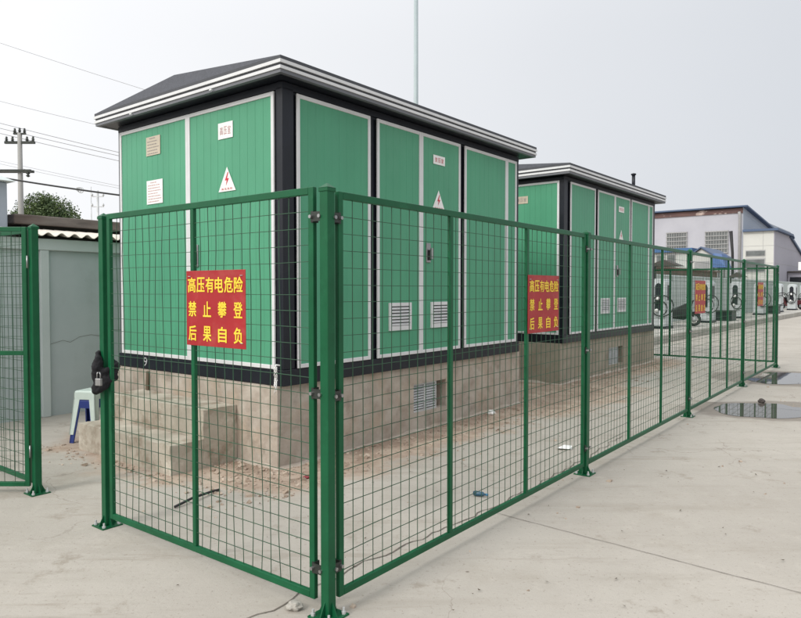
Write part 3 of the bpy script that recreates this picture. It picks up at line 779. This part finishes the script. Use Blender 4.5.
def lump(name, label, cat, p, r, m_, sq=(1, 1, 1), seed=0.):
    r *= .8
    bm = bmesh.new(); bmesh.ops.create_icosphere(bm, subdivisions=3, radius=1)
    for v in bm.verts:
        c = v.co.copy(); k = 1 + .35 * noise.noise(c * 1.6 + Vector((seed, 0, 0))) + .15 * noise.noise(c * 4 + Vector((seed, 3, 0)))
        v.co = Vector((c.x * sq[0], c.y * sq[1], c.z * sq[2])) * r * k
    me = bpy.data.meshes.new(name); bm.to_mesh(me); bm.free(); me.materials.append(M[m_])
    o = bpy.data.objects.new(name, me); col.objects.link(o); o.location = Vector(p) + Vector((0, 0, r * sq[2] * .8)); return tag(o, label, cat)
lump('stone', 'fist-sized broken concrete lump beside the foot of the corner post', 'stone', (-.50, 3.13, 0), 0.042, 'kerb', (1.1, .9, .75), 2)
lump('plaster_lump', 'white lump of plaster lying on the soil beside the nearest plinth', 'lump', (1.10, 8.10, 0), .055, 'white_plate', (1, .9, .75), 5)
lump('stone', 'dark stone lying at the near edge of the large puddle', 'stone', (4.83, 8.95, 0), .05, 'canopy', (1, 1, .8), 8)
lump('wrapper', 'crumpled dark red wrapper on the ground at the plinth corner', 'wrapper', (-.74, 5.35, 0), .035, 'wrapper', (1.4, 1, .5), 4)
o = MB().tube([(-1.56, 4.60, .012), (-1.48, 4.74, .03), (-1.40, 4.92, .02), (-1.36, 5.0, .012)], .009, 8).build('hose_offcut', 'black_rubber'); tag(o, 'short black hose offcut lying on the concrete behind the gate', 'hose')
bt = thing('crushed_bottle', 'crushed blue green bottle lying inside the fence near its first panel', 'bottle', (.58, 4.87, .02), radians(-25))
bt.scale = (.7, .7, .7)
m = MB(); m.tube([(-.07, 0, 0), (-.05, 0, 0), (.03, 0, .002), (.05, 0, 0), (.07, 0, 0)], [.02, .028, .024, .012, .011], 10); m.build('bottle_body', 'bottle', bt)
m = MB(); m.tube([(.07, 0, 0), (.09, 0, 0)], .013, 10); m.build('bottle_cap', 'scooter_blue', bt)
o = MB().add([(-.07, -.03, .02), (.06, -.035, .01), (.08, .03, .03), (-.06, .035, .008), (0, 0, .045)], [(0, 1, 4), (1, 2, 4), (2, 3, 4), (3, 0, 4)]).build('foam_scrap', 'white_plate')
o.location = (1.55, 6.32, 0); tag(o, 'white foam scrap inside the fence near its second post', 'scrap')

# ------------------------------------------------------------------ left wall and sheds
lw = thing('boundary_wall', 'grey green rendered wall with coping and pilasters behind the stool', 'wall', W(0, 4.0), TB)
box('wall_face', 'wall_grey', lw, -9, 12.6, .0, .22, 0, 1.975)
m = MB(); m.box(-9, 12.6, -.05, .24, 1.977, 2.115); m.build('coping', 'wall_trim', lw, .008)
m = MB()
for s in (-.215 - 2.45 * 2, -.215 - 2.45, -.215, 2.3, 4.8, 7.3, 9.8): m.box(s, s + .10, -.045, .002, 0, 1.976)
m.build('pilaster', 'wall_trim', lw, .006)
strip_pts = [(.0, .86), (.15, .9), (.24, .87), (.35, .93), (.5, .95), (.6, .93), (.78, 1.0), (.9, .99), (1.1, 1.06)]
m = MB(); vs = []
for x, z in strip_pts: vs += [(x - .1, -.003, z - .002), (x - .1, -.003, z + .002)]
m.add(vs, [(2 * i, 2 * i + 2, 2 * i + 3, 2 * i + 1) for i in range(len(strip_pts) - 1)]); m.build('crack', 'joint', lw)
# corrugated lean-to roof just above the wall
cr = thing('lean_to_shed', 'low shed with a pale corrugated roof edge showing over the grey wall', 'shed', W(0, 3.9), TB)
m = MB(); n = 0; vs = []
s = -7.
while s < 7.:
    z = .021 * cos(2 * pi * s / .155)
    vs += [(s, -.02, 2.165 + z), (s, 1.5, 2.33 + z), (s, -.02, 2.158 + z), (s, 1.5, 2.323 + z)]; n += 1; s += .155 / 8
fs = []
for i in range(n - 1):
    a = 4 * i; b = a + 4
    fs += [(a, b, b + 1, a + 1), (a + 2, a + 3, b + 3, b + 2), (a, a + 2, b + 2, b)]
m.add(vs, fs, 0, False); m.build('roof', 'asbestos', cr)
box('rafter', 'shade_wall', cr, -7, 7, .12, .2, 2.1155, 2.15)
box('wall', 'shade_wall', cr, -7, 7, .45, 1.5, 0, 2.2)
ds = thing('flat_roof_shed', 'dark weathered flat roofed outbuilding behind the corrugated roof', 'shed', W(0, 5.42), TB)
box('roof_slab', 'dark_wood', ds, .07, 14, -.06, 3.5, 2.40, 2.53, bevel=.01)
box('wall', 'shade_wall', ds, .2, 13.8, .05, 3.3, 0, 2.40)
box('roof_ridge', 'roof_grey', ds, .07, 14, 1., 1.15, 2.53, 2.57)
gb = thing('metal_hut', 'pale blue grey metal hut at the left edge behind the wall', 'hut', W(0, 5.3), TB)
box('wall', 'bld_side', gb, -3.2, -.03, 0, 2, 0, 2.93, bevel=.02)
MB().prism([(-.12, 2.93), (2.12, 2.93), (1., 3.22)], -3.3, .03, 'x').build('roof', 'wall_trim', gb)

# ------------------------------------------------------------------ utility poles and wires
up = thing('utility_pole', 'concrete utility pole with two crossarms and insulators beyond the left wall', 'utility pole', (-15.76, 28, 0))
m = MB(); m.tube([(0, 0, 0), (0, 0, 8.0)], [.14, .085], 14); m.build('shaft', 'concrete_pole', up)
m = MB(); m.tube([(-2.9, .3, 0), (-2.9, .3, 7.2)], [.17, .11], 14); m.build('shaft', 'concrete_pole', up)
MB().box(-.62, .62, -.05, .05, 7.56, 7.66).build('crossarm', 'dark_metal', up)
MB().box(-.25, .25, -.05, .05, 7.94, 8.0).build('crossarm', 'dark_metal', up)
MB().box(-3.1, .5, -.16, -.06, 6.38, 6.48).build('platform_beam', 'dark_metal', up)
MB().box(-3.1, .5, .06, .16, 6.38, 6.48).build('platform_beam', 'dark_metal', up)
for (x, z) in ((-.55, 7.66), (-.3, 7.66), (.3, 7.66), (.55, 7.66), (-.2, 8.0), (.2, 8.0), (0, 8.02)):
    MB().lathe([(.02, 0), (.07, .03), (.03, .06), (.075, .09), (.03, .12), (.05, .17), (.02, .2)], 10, (x, 0, z)).build('insulator', 'dark_metal', up)
m = MB()
for x in (-1.6, -1.0, .38): m.lathe([(.03, 0), (.09, .05), (.03, .1), (.09, .15), (.03, .22)], 8, (x, -.11, 6.17))
m.build('hanging_insulator', 'dark_metal', up)
ap = thing('antenna_mast', 'distant thin pole with two small crossarms left of the nearest substation', 'mast', (-17.95, 40, 0))
m = MB(); m.tube([(0, 0, 0), (0, 0, 7.4)], [.09, .06], 8); m.build('shaft', 'galv', ap)
for z in (7.02, 6.42):
    m = MB(); m.box(-.35, .35, -.03, .03, z, z + .05)
    for x in (-.33, .33): m.lathe([(.03, 0), (.07, .06), (.02, .18)], 8, (x, 0, z + .05))
    m.build('crossarm', 'galv', ap)
mp_ = MB(); mp_.tube([(-18.57, 40.5, 0), (-18.57, 40.5, 7.7)], [.045, .025], 6)
tag(mp_.build('thin_mast', 'galv'), 'very thin distant bare mast left of the crossarm pole', 'mast')
def wire(label, a, b, r, sag=.1, name='overhead_wire', ext=1.6, m_='wire_grey', grp='overhead wires'):
    a = Vector(a); b = Vector(b); d = b - a; A = a - d * .5; B = b + d * ext; pts = []
    T = (B - A).length
    for i in range(25):
        t = i / 24; p = A.lerp(B, t); p.z -= 4 * sag * t * (1 - t) - 0; pts.append(p)
    # keep the visible stretch where it belongs
    off = 4 * sag * .16 * .84
    pts = [p + Vector((0, 0, off)) for p in pts]
    o = MB().tube(pts, r, 5).build(name, m_); return tag(o, label, 'wire', grp)
wire('uppermost overhead wire, crossing the sky high above the utility pole', (-11.79, 20, 8.78), (-7.54, 20, 7.46), .006, .1)
wire('overhead wire reaching the roof corner of the nearest substation from the left edge', (-11.82, 20, 7.08), (-9.03, 20, 6.45), .006, .1)
wire('top wire of the three that pass the utility pole head', (-16.57, 28, 8.42), (-11.63, 28, 7.24), .013, .1, ext=1.)
wire('middle wire of the three that pass the utility pole head', (-16.57, 28, 8.21), (-11.63, 28, 7.1), .013, .1, ext=1.)
wire('bottom wire of the three that pass the utility pole head', (-16.57, 28, 8.0), (-11.63, 28, 6.89), .013, .1, ext=1.)
wire('faint upper wire below the utility pole crossarms', (-16.59, 29.5, 6.95), (-11.64, 29.5, 5.97), .007, .1, ext=1.)
wire('faint lower wire below the utility pole crossarms', (-16.59, 29.5, 6.83), (-11.64, 29.5, 5.87), .007, .1, ext=1.)
ck = wire('thick black cable sagging low across the left sky with a splice knot', (-8.3, 14, 3.85), (-5.84, 14, 3.5), .019, .06, ext=.8, m_='cable_black')
lump_o = MB()
for i in range(3): lump_o.torus((-6.69 + .03 * i, 14, 3.60 - .01 * i), .035 + .01 * i, .009, 'y', 14, 6)
lump_o.build('splice_knot', 'galv', ck)

lp = thing('lamp_post', 'tall pale lamp pole rising behind the nearest substation', 'lamp post', (.50, 22, 0))
m = MB(); m.tube([(0, 0, 0), (0, 0, 12)], [.085, .07], 16); m.build('shaft', 'lamp_pole', lp)
m = MB(); m.tube([(0, 0, 11.95), (.5, -.3, 12.3), (1.2, -.7, 12.4)], .035, 8); m.build('arm', 'lamp_pole', lp)
MB().box(1.1, 1.7, -.95, -.75, 12.34, 12.44).build('lamp_head', 'lamp_pole', lp, .03, 2)

# ------------------------------------------------------------------ trees
def tree(label, x, y, h, clumps, seed, nleaf=5200):
    random.seed(seed)
    t = thing('tree', label, 'tree', (x, y, 0), 0, 'trees beyond the left wall')
    m = MB(); m.tube([(0, 0, 0), (.1, 0, h * .3), (0, .1, h * .55), (.1, 0, h * .8)], [.22, .17, .12, .04], 8)
    for (cx, cy, cz, rx, rz_) in clumps:
        m.tube([(0, 0, h * .3), (cx * .5, cy * .5, cz * .75), (cx, cy, cz)], [.09, .06, .02], 6)
    m.build('trunk', 'bark', t)
    f = MB(); tot = sum(c[3] ** 2 * c[4] for c in clumps)
    for (cx, cy, cz, rx, rz_) in clumps:
        n = int(nleaf * rx ** 2 * rz_ / tot)
        for _ in range(n):
            v = Vector((random.gauss(0, 1), random.gauss(0, 1), random.gauss(0, 1))).normalized() * (random.random() ** .45)
            k = 1 + .45 * noise.noise(v * 2.2 + Vector((cx, cy, cz)))
            p = Vector((cx + v.x * rx * k, cy + v.y * rx * k, cz + v.z * rz_ * k))
            s = R(.04, .09); a = Vector((R(-1, 1), R(-1, 1), R(-.6, .6))).normalized(); b = a.orthogonal().normalized(); b = Matrix.Rotation(R(0, 6), 3, a) @ b
            f.add([p - a * s, p + b * s * .6, p + a * s, p - b * s * .6], [(0, 1, 2, 3)])
    f.build('crown', 'leaves', t)
    return t
tree('broad dark green tree rising over the dark shed roof at the left', -23.6, 45, 8.2,
     [(-.6, 0, 6.9, 1.25, 1.0), (.6, .2, 6.7, 1.2, .95), (1.45, 0, 6.1, .9, .75), (-.2, 0, 5.8, 1.8, 1.1), (-1.4, 0, 6.2, .8, .9), (-.1, .3, 7.5, .7, .55), (1.9, .2, 5.6, .7, .6)], 5, 22000)
tree('smaller tree to the left of the broad tree, half behind the pole', -26.0, 46.5, 7.2,
     [(0, 0, 6.4, 1.0, .9), (-.7, .1, 6.0, .9, .8), (.7, .1, 5.8, .8, .8), (0, 0, 5.3, 1.3, .9)], 8, 9000)
random.seed(77)

# ------------------------------------------------------------------ right background: island, chargers, wall
def Wbox(name, m_, s0, s1, t0, t1, z0, z1, bevel=0., parent=None):
    o = MB().box(s0, s1, t0, t1, z0, z1).build(name, m_, parent, bevel)
    if parent is None: o.location = (CX, CY, 0); o.rotation_euler = (0, 0, TB)
    return o
tag(Wbox('raised_pavement', 'island', 11.4, 130, 1.80, 3.998, 0, .218), kind='structure')
tag(Wbox('kerb', 'kerb', 11.4, 130, 1.64, 1.797, 0, .222, .01), kind='structure')
pw = thing('boundary_wall', 'long pale rendered wall behind the row of charging posts', 'wall', W(0, 4.0), TB)
box('wall_face', 'wall_pale', pw, 12.62, 130, .0, .22, 0, 2.06)
box('coping', 'wall_trim', pw, 12.62, 130, -.03, .25, 2.062, 2.12)
m = MB()
for i in range(24): m.box(15 + i * 4.8, 15.25 + i * 4.8, -.03, .001, .218, 2.06)
m.build('pilaster', 'wall_pale', pw)

def charger():
    t = thing('charging_post', 'x', 'charging post', (0, 0, 0), TB, 'white charging posts along the kerb')
    w, l, h = .46, .78, 1.66      # w across (t), l along (s)
    b = MB(); b.prism([(-w / 2, .08), (w / 2, .08), (w / 2, h - .1), (w / 2 - .09, h), (-w / 2 + .09, h), (-w / 2, h - .1)], 0, l, 'x')
    bo = b.build('cabinet', 'charger_white', t, .02, 2)
    box('footing', 'black_trim', t, -.03, l + .03, -w / 2 - .03, w / 2 + .03, 0, .078)
    # arched dark recess on the face towards the camera (-x)
    arc = [(-.11, .62), (.11, .62), (.11, 1.38)] + [(.11 * cos(a), 1.38 + .14 * sin(a)) for a in [pi * k / 8 for k in range(1, 8)]] + [(-.11, 1.38)]
    MB().prism(arc, -.012, -.002, 'x').build('recess', 'black_trim', t)
    box('side_screen', 'black_trim', t, .22, .50, -w / 2 - .012, -w / 2 - .001, .95, 1.45)
    g_ = MB(); g_.tube([(-.02, 0, 1.0), (-.09, 0, 1.05), (-.13, 0, .97)], [.05, .055, .045], 10); g_.tube([(-.03, .04, .62), (-.10, .04, .6)], [.06, .055], 10)
    g_.build('charging_gun', 'white_plate', t)
    c_ = MB(); pts = []
    for k in range(33):
        a = 2 * pi * k / 32; pts.append((-.10 - .05 * sin(a), -.12 + .34 * sin(a), .80 + .36 * cos(a)))
    c_.tube(pts, .022, 8)
    pts = [(-.10 - .04 * sin(a), -.05 + .22 * sin(a), .72 + .26 * cos(a)) for a in [2 * pi * k / 24 for k in range(25)]]
    c_.tube(pts, .02, 8); c_.build('charging_cable', 'cable_black', t)
    return t
cht = ['white charging post nearest the second substation, seen through the fence',
       'white charging post mostly hidden behind the red sign on the third fence panel',
       'white charging post with cable loop seen between the third and fourth fence posts',
       'white charging post behind the smallest red sign on the last fence panel',
       'white charging post hidden behind the last fence post at the corner',
       'white charging post standing clear just right of the last fence post',
       'farthest white charging post, cut by the right edge of the photo']
c0 = charger()
for i, s in enumerate((19.0, 24.3, 29.6, 34.9, 40.2, 45.5, 50.8)):
    c = c0 if i == 0 else copy_tree(c0)
    for ch_ in c.children:
        if ch_.name.startswith('charging_cable'): ch_.rotation_euler = (R(-.3, .3), 0, 0) if i else (0, 0, 0); ch_.scale = (1, R(.8, 1.1), R(.92, 1.03)); ch_.location = (0, R(-.04, .05), 0)
    c.location = W(s, 2.68 + (.13 if i == 0 else 0), .218); c['label'] = cht[i]

def shelter(label, s, t_, w, l, z):
    t = thing('rain_canopy', label, 'canopy', W(s, t_, .218), TB, 'dark rain canopies over the charging posts')
    z -= .218
    m = MB()
    for x in (.08, l - .08):
        for y in (w / 2 - .05,): m.box(x - .03, x + .03, y - .03, y + .03, 0, z - .22)
    m.build('support', 'dark_metal', t)
    m = MB(); m.prism([(-w / 2, z - .22), (w / 2, z - .22), (0, z)], 0, l, 'x'); m.build('roof', 'canopy', t)
shelter('dark peaked canopy over the nearest charging post', 19.8, 2.93, 1.05, .8, 2.55)
shelter('dark peaked canopy behind the charging post near the fourth fence post', 30.6, 2.85, .8, .6, 2.33)

def scooter(label, s, t_, rot, body):
    t = thing('electric_scooter', label, 'scooter', W(s, t_, .218), TB + rot, 'parked scooters by the chargers')
    for x in (-.6, .62):
        w = MB(); w.torus((x, 0, .24), .19, .05, 'y', 18, 8); w.build('tyre', 'black_rubber', t)
        r = MB(); r.tube([(x, -.03, .24), (x, .03, .24)], .1, 12); r.build('rim', 'galv', t)
    b = MB(); b.prism([(-.85, .42), (-.3, .28), (.3, .22), (.42, .3), (.5, .75), (.44, .8), (.3, .36), (-.1, .38), (-.2, .62), (-.85, .66)], -.13, .13, 'y')
    b.build('body', body, t, .03, 2)
    MB().box(-.85, -.15, -.14, .14, .66, .76).build('seat', 'black_rubber', t, .04, 2)
    h = MB(); h.tube([(.62, 0, .24), (.5, 0, .7), (.42, 0, 1.0)], .025, 8); h.tube([(.38, -.32, 1.02), (.44, -.1, 1.0), (.44, .1, 1.0), (.38, .32, 1.02)], .018, 8); h.build('handlebar', 'dark_metal', t)
    MB().box(.42, .56, -.08, .08, .78, .92).build('headlight', 'white_plate', t, .03, 2)
    f = MB(); f.prism([(.4, .44), (.5, .5), (.66, .52), (.84, .42), (.82, .38), (.64, .47), (.5, .45)], -.06, .06, 'y'); f.build('front_mudguard', body, t)
    w = MB(); w.add([(-.1, -.25, .55), (.62, -.25, .95), (.65, .25, .95), (-.1, .25, .6), (-.1, -.25, .3), (.45, -.3, .35)], [(0, 1, 2, 3), (0, 4, 5, 1)])
    w.build('apron', 'black_rubber', t)
    return t
scooter('black scooter with a blue box under its apron, between the first two charging posts', 21.4, 2.95, -pi / 2 + .25, 'black_trim')
scooter('dark red scooter parked in front of the charging post right of the last fence post', 47.2, 2.9, 1.4, 'scooter_red')
for s, lb in ((26.6, 'low black slatted box on the kerb before the third charging post'), (37.4, 'low black slatted box on the kerb past the smallest red sign')):
    t = thing('equipment_box', lb, 'box', W(s, 2.5, .218), TB, 'low black boxes among the chargers')
    box('body', 'black_trim', t, 0, .9, -.32, .32, 0, .38, bevel=.02); box('lid', 'dark_metal', t, -.03, .93, -.35, .35, .382, .44, bevel=.01)

# ------------------------------------------------------------------ buildings on the right
bs_ = thing('brick_outbuilding', 'low brown brick outbuilding showing as a band above the pale wall', 'outbuilding', W(0, 4.35), TB)
box('wall', 'brick_brown', bs_, 14.5, 33.5, 0, 2.4, 0, 2.40)
box('roof', 'brick_brown', bs_, 14.3, 33.7, -.12, 2.6, 2.402, 2.47)
ht = thing('prefab_hut', 'white prefabricated site hut with blue roof behind the pale wall', 'hut', W(36, 6.35), TB)
box('wall', 'bld_cream', ht, 0, 5, 0, 8, 0, 3.66, bevel=.02)
box('roof', 'blue_roof', ht, -.2, 5.2, -.15, 8.2, 3.662, 3.87)
for i in range(6):
    y = .76 + i * .6
    w = box('window', 'window_bar', ht, -.03, -.002, y, y + .52, 2.55, 3.58)
    box('pane', 'window_glass', w, -.04, -.031, y + .06, y + .46, 2.62, 3.5)
m = MB()
for i in range(6): m.box(-.02, -.002, .05 + i * .12, .08 + i * .12, 2.4, 3.6)
m.build('wall_rib', 'wall_trim', ht)
gx = thing('gabled_hut', 'narrow white hut with a blue gabled roof right of the prefab hut', 'hut', W(36, 5.2), TB)
MB().prism([(0, 0), (1.05, 0), (1.05, 3.44), (.56, 3.80), (0, 3.44)], 0, 4, 'x').build('wall', 'bld_cream', gx)
m = MB(); m.prism([(-.12, 3.38), (.56, 3.84), (.56, 3.92), (-.12, 3.46)], -.15, 4.1, 'x'); m.build('roof', 'blue_trim', gx)
m = MB(); m.prism([(.562, 3.84), (1.2, 3.38), (1.2, 3.46), (.562, 3.92)], -.15, 4.1, 'x'); m.build('roof', 'blue_trim', gx)
m = MB(); m.box(-.02, -.002, .15, .9, 2.3, 3.1); m.build('window', 'window_bar', gx)
tp = thing('tarpaulin_tent', 'bright blue tarpaulin draped on poles beside the gabled hut', 'tarpaulin', W(35.2, 4.38), TB)
m = MB(); m.add([(0, -.05, 2.72), (0, .62, 2.72), (1.4, .62, 2.72), (1.4, -.05, 2.72), (.1, .6, 3.5), (1.3, .6, 3.5), (.15, .2, 3.46), (1.3, .2, 3.46)],
      [(0, 1, 4, 6), (1, 2, 5, 4), (2, 3, 7, 5), (3, 0, 6, 7), (6, 4, 5, 7)]); m.build('sheet', 'blue_tarp', tp)
m = MB()
for x in (.14, 1.26):
    for y in (.04, .56): m.tube([(x, y, 0), (x, y, 2.75)], .03, 6)
m.build('support', 'dark_metal', tp)
dp = MB().tube([(0, 0, 0), (-.05, .1, 5.0), (-.12, .25, 7.1)], [.14, .12, .16], 8).build('leaning_post', 'black_rubber'); dp.location = W(66, 10.4); dp.rotation_euler = (0, 0, TB)
tag(dp, 'dark leaning post in front of the pale workshop wall near its drainpipe', 'post')

wk = thing('workshop', 'pale two storey workshop with rusty fascia and barred windows', 'building', W(72, 10.85), TB)
box('wall', 'bld_white', wk, 0, 30, 0.02, 26, 0, 9.46)
box('side_cladding', 'bld_side', wk, .02, 30, -.03, .015, 0, 9.40)
MB().prism([(-.0, 9.40), (30, 6.9), (30, 7.6), (-.0, 9.95)], -.04, .02, 'y').build('side_gable', 'bld_side', wk)
box('fascia', 'rust_fascia', wk, -.12, -.003, .0, 26, 9.40, 9.88)
MB().prism([(-.5, 9.98), (30, 7.5), (30, 7.7), (-.5, 10.12), ], -.5, 26.2, 'y').build('roof', 'blue_trim', wk)
m = MB(); m.tube([(-.12, .25, 0), (-.12, .25, 9.1), (-.3, .3, 9.5)], .14, 8); m.build('drainpipe', 'window_bar', wk)
for (ya, yb, za, zb) in ((12.25 - 10.85, 14.37 - 10.85, 5.4, 7.6), (16.31 - 10.85, 18.32 - 10.85, 5.4, 7.68), (20.4 - 10.85, 22.4 - 10.85, 5.4, 7.7)):
    w = box('window', 'window_bar', wk, -.09, -.002, ya - .08, yb + .08, za - .08, zb + .08)
    box('pane', 'window_glass', w, -.11, -.091, ya, yb, za, zb)
    m = MB()
    for k in range(6): z = za + (zb - za) * k / 5; m.box(-.2, -.16, ya - .1, yb + .1, z - .035, z + .035)
    for k in range(9): y = ya + (yb - ya) * k / 8; m.box(-.16, -.13, y - .02, y + .02, za - .1, zb + .1)
    m.build('security_bars', 'window_bar', w)
ax = thing('annex_building', 'cream and lilac grey annex with blue edged roof at the right edge of the photo', 'building', W(72, 8.0), TB)
box('wall', 'bld_cream', ax, 0, 9, .02, 2.8, 0, 7.42)
m = MB(); m.prism([(0.02, 0), (40, 0), (40, 1.5), (9.2, 7.42), (0.02, 7.42)], -.04, .018, 'y'); m.build('side_wall', 'bld_lilac', ax)
MB().prism([(9.02, 0), (40, 0), (40, 1.3), (9.02, 7.4)], .02, 2.8, 'y').build('rear_block', 'bld_lilac', ax)
MB().prism([(-.35, 7.43), (9.3, 7.43), (10.2, 7.2), (10.3, 7.32), (9.3, 7.65), (-.35, 7.65)], -.4, 2.8, 'y').build('roof', 'blue_trim', ax)
MB().prism([(9.0, 7.3), (41, 1.2), (41, 1.45), (9.0, 7.55)], -.25, 2.8, 'y').build('roof', 'blue_trim', ax)
m = MB()
for z in (2.4, 4.2, 5.95): m.box(-.012, -.001, .02, 2.8, z, z + .03); m.box(.02, 30, -.052, -.041, z, z + .03)
m.box(-.012, -.001, .95, .98, 4.2, 7.4); m.build('panel_seam', 'window_bar', ax)
w = box('window', 'window_bar', ax, -.05, -.013, .75, 2.55, 4.9, 5.55); box('pane', 'window_glass', w, -.06, -.051, .8, 2.5, 4.97, 5.45)
w = box('window', 'window_bar', ax, -.05, -.013, .75, 2.55, 3.3, 4.75); box('pane', 'window_glass', w, -.06, -.051, .82, 2.48, 3.38, 4.6)
ls = thing('lean_to_shed', 'low grey lean-to against the annex side wall behind the farthest charging post', 'shed', W(80, 6.3), TB)
box('roof', 'canopy', ls, -.3, 12, -.4, 1.6, 3.4, 3.55); box('wall', 'bld_lilac', ls, 0, 12, 0, 1.6, 0, 3.395)
box('opening', 'black_trim', ls, -.02, .0, .2, 1.4, .2, 2.9)
nb = thing('notice_board', 'small blank white board on a pole at the right edge of the photo', 'sign', W(58.5, 3.7), TB)
MB().tube([(0, 0, 0), (0, 0, 3.9)], .04, 8).build('pole', 'galv', nb); box('board', 'white_plate', nb, -.06, -.03, -.35, .35, 3.1, 3.75)

# ------------------------------------------------------------------ sky, sun, camera
sd = Vector((-.58, -.58, .60)).normalized()      # towards the sun
w = bpy.data.worlds.new('World'); scene.world = w; w.use_nodes = True
N = w.node_tree.nodes; L = w.node_tree.links
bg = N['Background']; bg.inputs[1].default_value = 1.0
sky = N.new('ShaderNodeTexSky'); sky.sky_type = 'NISHITA'; sky.sun_disc = False
sky.sun_elevation = math.asin(sd.z); sky.sun_rotation = atan2(sd.x, sd.y); sky.air_density = 1.; sky.dust_density = 4.; sky.ozone_density = 1.
hs = N.new('ShaderNodeHueSaturation'); hs.inputs['Saturation'].default_value = .25; hs.inputs['Value'].default_value = .10
L.new(sky.outputs[0], hs.inputs['Color'])
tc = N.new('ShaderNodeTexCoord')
dt = N.new('ShaderNodeVectorMath'); dt.operation = 'DOT_PRODUCT'; L.new(tc.outputs['Generated'], dt.inputs[0]); dt.inputs[1].default_value = (-.92, -.30, .12)  # unseen sky is brighter behind left, dimmer behind right, to light left faces more
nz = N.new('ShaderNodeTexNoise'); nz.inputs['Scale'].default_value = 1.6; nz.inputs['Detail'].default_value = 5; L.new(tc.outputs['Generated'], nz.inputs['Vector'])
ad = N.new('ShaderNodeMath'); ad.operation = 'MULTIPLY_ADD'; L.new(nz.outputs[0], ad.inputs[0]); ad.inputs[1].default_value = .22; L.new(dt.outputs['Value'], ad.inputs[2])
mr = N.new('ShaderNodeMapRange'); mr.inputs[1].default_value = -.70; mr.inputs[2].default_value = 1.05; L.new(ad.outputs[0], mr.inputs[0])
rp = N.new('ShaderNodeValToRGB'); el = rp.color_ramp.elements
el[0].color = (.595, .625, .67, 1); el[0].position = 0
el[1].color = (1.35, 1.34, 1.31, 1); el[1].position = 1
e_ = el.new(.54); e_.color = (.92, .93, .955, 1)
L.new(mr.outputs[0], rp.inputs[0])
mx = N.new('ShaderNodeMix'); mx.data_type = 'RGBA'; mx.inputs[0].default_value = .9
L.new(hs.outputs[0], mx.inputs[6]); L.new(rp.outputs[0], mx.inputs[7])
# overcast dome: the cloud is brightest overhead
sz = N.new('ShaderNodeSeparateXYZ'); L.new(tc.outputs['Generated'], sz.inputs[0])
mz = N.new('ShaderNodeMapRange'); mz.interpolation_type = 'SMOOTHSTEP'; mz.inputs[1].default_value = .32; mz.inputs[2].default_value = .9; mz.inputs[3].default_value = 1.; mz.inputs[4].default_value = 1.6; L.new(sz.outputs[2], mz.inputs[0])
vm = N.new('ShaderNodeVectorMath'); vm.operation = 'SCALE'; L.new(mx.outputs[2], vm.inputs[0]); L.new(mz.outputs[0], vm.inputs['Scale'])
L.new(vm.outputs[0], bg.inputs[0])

sl_ = bpy.data.lights.new('sun', 'SUN'); sl_.energy = 1.5; sl_.angle = radians(14); sl_.color = (1, .97, .92)
so = bpy.data.objects.new('sun', sl_); col.objects.link(so); so.rotation_euler = sd.to_track_quat('Z', 'Y').to_euler()

cam = bpy.data.cameras.new('camera'); cam.sensor_width = 36; cam.lens = 671.878 / 801 * 36; cam.clip_end = 2000; cam.clip_start = .05
co = bpy.data.objects.new('camera', cam); col.objects.link(co); co.location = (0, 0, 1.509); co.rotation_euler = (radians(90 - 1.62), 0, 0)
scene.camera = co
vs_ = scene.view_settings; vs_.view_transform = 'Standard'; vs_.look = 'None'; vs_.exposure = .17; vs_.gamma = 1; vs_.use_curve_mapping = False
